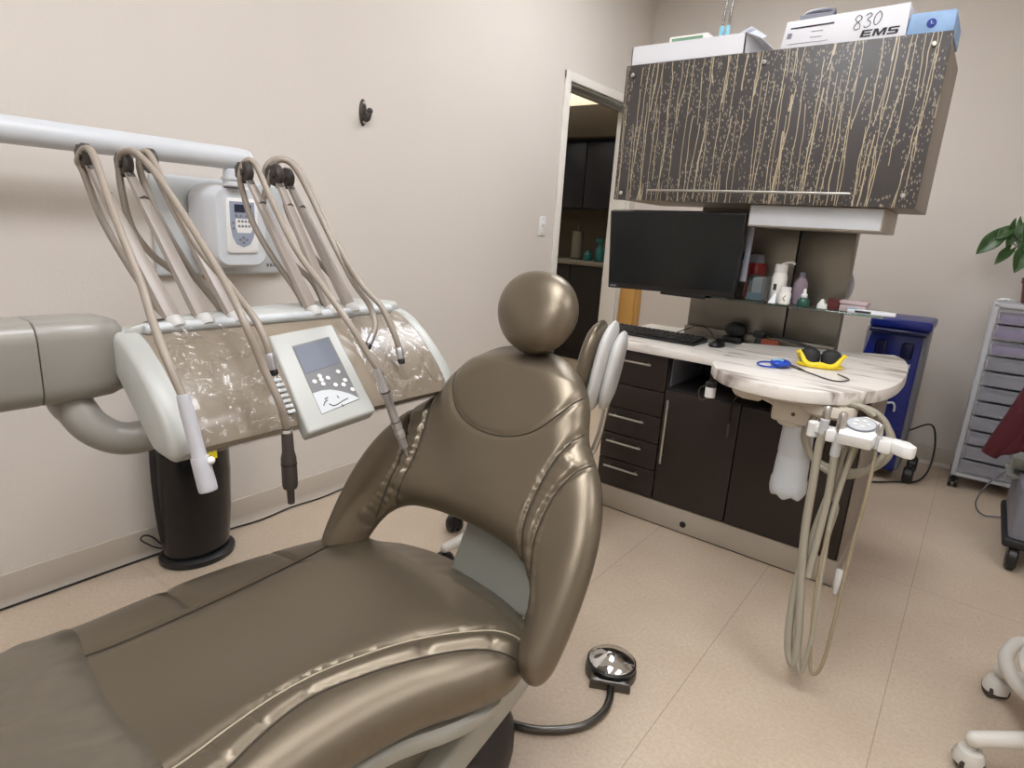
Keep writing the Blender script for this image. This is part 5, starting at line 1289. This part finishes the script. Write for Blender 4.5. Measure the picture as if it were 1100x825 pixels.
for x in (TX0 + .02, TX1 - .02):
    for y in (TY0 + .02, TY1 - .03):
        b = MB()
        for s in (-1, 1): b.cyl((x + s * .006, y, .028), (x + s * .022, y, .028), .028, n=18, bev=.004)
        b.cyl((x, y, .03), (x, y, .072), .01, n=10); b.build('caster', 'black', t)
t = thing('folded_wipe', (.1, 4.1, 1.026), 'crumpled white tissue on the front corner of the drawer tower', 'tissue')
V_, F = [], []
for i in range(9):
    for j in range(7):
        V_.append((.06 + .075 * i / 8 + .004 * math.sin(j * 2), 4.07 + .06 * j / 6, 1.0275 + .012 * abs(math.sin(i * 1.3 + j * .9)) * math.sin(PI * (i + .5) / 9) + .006))
for i in range(8):
    for j in range(6): q = i * 7 + j; F.append((q, q + 1, q + 8, q + 7))
o = MB().mesh(V_, F).build('tissue', 'card', t); md = o.modifiers.new('thickness', 'SOLIDIFY'); md.thickness = .004; md.offset = -1

PP = Vector((.215, 4.20, 1.026))
t = thing('potted_plant', PP, 'green arrow-leaved plant in a dark red pot on the drawer tower', 'potted plant')
MB().lathe([(.052, 0), (.056, .004), (.068, .10), (.074, .101), (.076, .13), (.070, .131), (.066, .115)], PP, n=28).build('pot', 'potred', t)
MB().lathe([(.066, .116), (.06, .119), (.02, .122)], PP, n=20).build('soil', 'soil', t)
def leaf(base, tip, w, up, droop=.25, n=10):
    base, tip = Vector(base), Vector(tip); d = tip - base; L = d.length; u = Vector(up); s = d.cross(u).normalized(); nrm = s.cross(d).normalized()
    V_, F = [], []; cols = 8
    for i in range(n + 1):
        f = i / n
        ww = w * (math.sin(PI * min(1, f * .93 + .07)) ** .75) * (1.25 - .6 * f) if f < 1 else 0
        for j in range(cols + 1):
            k = j / cols * 2 - 1; back = -.3 * L * abs(k) ** 1.5 * max(0, 1 - f * 3)
            p = base + d * f + d.normalized() * back + s * k * ww + nrm * (abs(k) * ww * .45 - droop * L * f * f * .5 + .05 * w * math.sin(f * 9 + k * 3))
            V_.append(p)
    for i in range(n):
        for j in range(cols): q = i * (cols + 1) + j; F.append((q, q + 1, q + cols + 2, q + cols + 1))
    o = MB().mesh(V_, F).build('leaf', 'leaf', t, ang=180)
    md = o.modifiers.new('thickness', 'SOLIDIFY'); md.thickness = .0012
    return o
root = PP + Vector((0, 0, .12))
for base, tip, w, up in (
    ((0.0058, 4.1500, 1.3658), (-0.0750, 4.1000, 1.2645), .042, (.3, -.9, .5)), ((0.0389, 4.1500, 1.3911), (-0.0094, 4.1200, 1.3453), .03, (.2, -.8, .6)),
    ((0.0598, 4.1800, 1.2941), (0.0130, 4.1200, 1.2188), .026, (.2, -.8, .6)), ((0.0573, 4.2000, 1.4173), (0.0478, 4.1400, 1.3117), .038, (.5, -.8, .2)),
    ((0.0854, 4.2000, 1.4280), (0.1005, 4.1500, 1.2967), .03, (-.2, -.9, .2)), ((0.1178, 4.1700, 1.2887), (0.1044, 4.1100, 1.1843), .042, (.3, -.9, .3)),
    ((.28, 4.2, 1.40), (.36, 4.12, 1.34), .045, (.2, -.7, .6)), ((.27, 4.22, 1.30), (.37, 4.18, 1.22), .04, (.2, -.6, .7)), ((.24, 4.24, 1.36), (.27, 4.30, 1.28), .04, (0, .3, .8))):
    lf = leaf(base, tip, w, up); bq = Vector(base)
    MB().tube([root + Vector((random.uniform(-.02, .02), random.uniform(-.02, .02), -.005)), root.lerp(bq, .5) + Vector((0, 0, .03)), bq], .0028, n=6).build('stem', 'stem', t)

# equipment cart with a jacket over it, cut by the right edge
CX, CY = .262, 3.10
t = thing('equipment_cart', (CX + .2, CY + .2, 0), 'grey equipment cart on black wheels at the right edge', 'cart')
b = MB().box((CX + .015, CY, .13), (CX + .45, CY + .5, .36), .015, 3); b.build('base_housing', 'bingrey', t)
b = MB().box((CX + .0, CY - .015, .10), (CX + .46, CY + .51, .14), .012, 3); b.build('bumper', 'blackmat', t)
b = MB().box((CX + .08, CY + .15, .36), (CX + .42, CY + .45, .78), .02, 3); b.build('upper_housing', 'steelgrey', t)
b = MB().box((CX - .02, CY + .22, .37), (CX + .06, CY + .40, .42), .008); b.box((CX - .03, CY + .2, .33), (CX + .03, CY + .38, .345), .004); b.build('side_bracket', 'steelgrey', t)
for x, y in ((CX + .045, CY + .02), (CX + .045, CY + .47), (CX + .4, CY + .02), (CX + .4, CY + .47)):
    b = MB().cyl((x - .018, y, .052), (x + .018, y, .052), .052, n=26, bev=.006); b.cyl((x, y, .05), (x, y, .105), .014, n=10); w = b.build('wheel', 'black', t)
    MB().cyl((x - .021, y, .052), (x + .021, y, .052), .022, n=16, bev=.002).build('hubcap', 'darkmetal', w)
tag(MB().tube([(CX - .0, CY + .5, .30), (CX - .06, CY + .52, .2), (CX - .09, CY + .54, .08), (CX - .05, CY + .58, .012), (CX + .03, CY + .62, .012)], .004, n=6).build('cart_cable', 'bingrey'), 'thin grey cable drooping to the floor behind the equipment cart', 'cable')
# burgundy jacket draped over the cart
t = thing('jacket', (CX + .1, CY + .2, .42), 'burgundy cloth jacket draped over the equipment cart at the right edge', 'jacket')
V_, F = [], []; nu, nv = 26, 30
for i in range(nu + 1):
    a = i / nu
    for j in range(nv + 1):
        f = j / nv
        xl = CX - .01 + (-.11) * f ** 1.3; xr = CX + .44
        x = xl + (xr - xl) * a
        z = .90 - .42 * f + .20 * a * f * (1 if a > .25 else a * 4)
        fold = .016 * math.sin(a * 30 + f * 3) * (.3 + f) + .01 * math.sin(a * 13 - f * 5)
        y = CY + .03 - .05 * f + fold + .15 * (1 - f) * (1 - f)
        V_.append((x, y, z))
for i in range(nu):
    for j in range(nv): q = i * (nv + 1) + j; F.append((q, q + 1, q + nv + 2, q + nv + 1))
o = MB().mesh(V_, F).build('front_panel', 'burgundy', t, ang=180); md = o.modifiers.new('thickness', 'SOLIDIFY'); md.thickness = .02; md.offset = 0
sl = MB().tube([(CX + .03, CY + .08, .90), (CX - .01, CY + .03, .78), (CX - .05, CY - .0, .65), (CX - .09, CY - .01, .53), (CX - .115, CY - .01, .47)], (.05, .055, .05, .045, .035), n=16, sm=6, flat=.8)
sl.build('sleeve', 'burgundy', t)
b = MB().tube([(CX + .05, CY + .14, .87), (CX + .2, CY + .10, .92), (CX + .35, CY + .12, .91), (CX + .45, CY + .2, .87)], .035, n=12, flat=1.6); b.build('collar', 'burgundy', t)

# ------------------------------------------------------------------ light: recessed ceiling panels
def panel(x, y, w, h, label, power):
    t = thing('ceiling_light', (x, y, ZC), label, 'ceiling light', 'recessed ceiling lights')
    b = MB(); f = .03
    b.box((x - w / 2 - f, y - h / 2 - f, ZC - .012), (x + w / 2 + f, y - h / 2, ZC - .0005)); b.box((x - w / 2 - f, y + h / 2, ZC - .012), (x + w / 2 + f, y + h / 2 + f, ZC - .0005))
    b.box((x - w / 2 - f, y - h / 2, ZC - .012), (x - w / 2, y + h / 2, ZC - .0005)); b.box((x + w / 2, y - h / 2, ZC - .012), (x + w / 2 + f, y + h / 2, ZC - .0005))
    b.build('frame', 'trim', t)
    m = mat('glowing_diffuser', (246, 247, 251), .5, emit=power)
    MB().box((x - w / 2, y - h / 2, ZC - .008), (x + w / 2, y + h / 2, ZC - .001)).build('diffuser', m, t)
panel(-.55, .75, .6, 1.2, 'recessed ceiling light above the dental chair', 16)
panel(.9, 1.3, .6, 1.2, 'recessed ceiling light over the right side of the room', 9)
panel(-.3, -.9, .6, 1.2, 'recessed ceiling light behind the viewpoint', 13)
panel(-1.2, 2.9, .6, 1.2, 'recessed ceiling light near the doorway', 12)
def lamp(name, loc, size, power, rot=(0, 0, 0), color=(1, .97, .92)):
    L = bpy.data.lights.new(name, 'AREA'); L.shape = 'RECTANGLE'; L.size, L.size_y = size; L.energy = power; L.color = color
    o = bpy.data.objects.new(name, L); COL.objects.link(o); o.location = loc; o.rotation_euler = rot; return o
lamp('hall_light', (-3.9, 3.6, 2.72), (.5, .5), 4)
lamp('soffit_fill', (-3.7, 5.42, 2.40), (2.4, .08), 90, (PI, 0, 0))  # hidden fill lamp, added to brighten the hall wall above the soffit

w = bpy.data.worlds.new('World'); SC.world = w; w.use_nodes = True
w.node_tree.nodes['Background'].inputs[0].default_value = (.8, .85, 1, 1); w.node_tree.nodes['Background'].inputs[1].default_value = .05

# ------------------------------------------------------------------ camera
cam = bpy.data.cameras.new('camera'); co = bpy.data.objects.new('camera', cam); COL.objects.link(co); SC.camera = co
cam.sensor_width = 36; cam.sensor_fit = 'HORIZONTAL'; cam.lens = 36 * 658.3087 / 1100; cam.clip_start = .02
co.matrix_world = Matrix(((0.790042, -0.200396, 0.579375, 0.0), (0.609863, 0.160625, -0.776058, 0.0), (0.062457, 0.966458, 0.249115, 1.25), (0, 0, 0, 1)))
SC.view_settings.view_transform = 'Standard'; SC.view_settings.look = 'None'; SC.view_settings.gamma = 1; SC.view_settings.use_curve_mapping = False
SC.view_settings.exposure = .08
SC.cycles.use_denoising = True
SC.cycles.max_bounces = 8; SC.cycles.transparent_max_bounces = 16
for o in SC.objects:
    if '_w' in o: del o['_w']
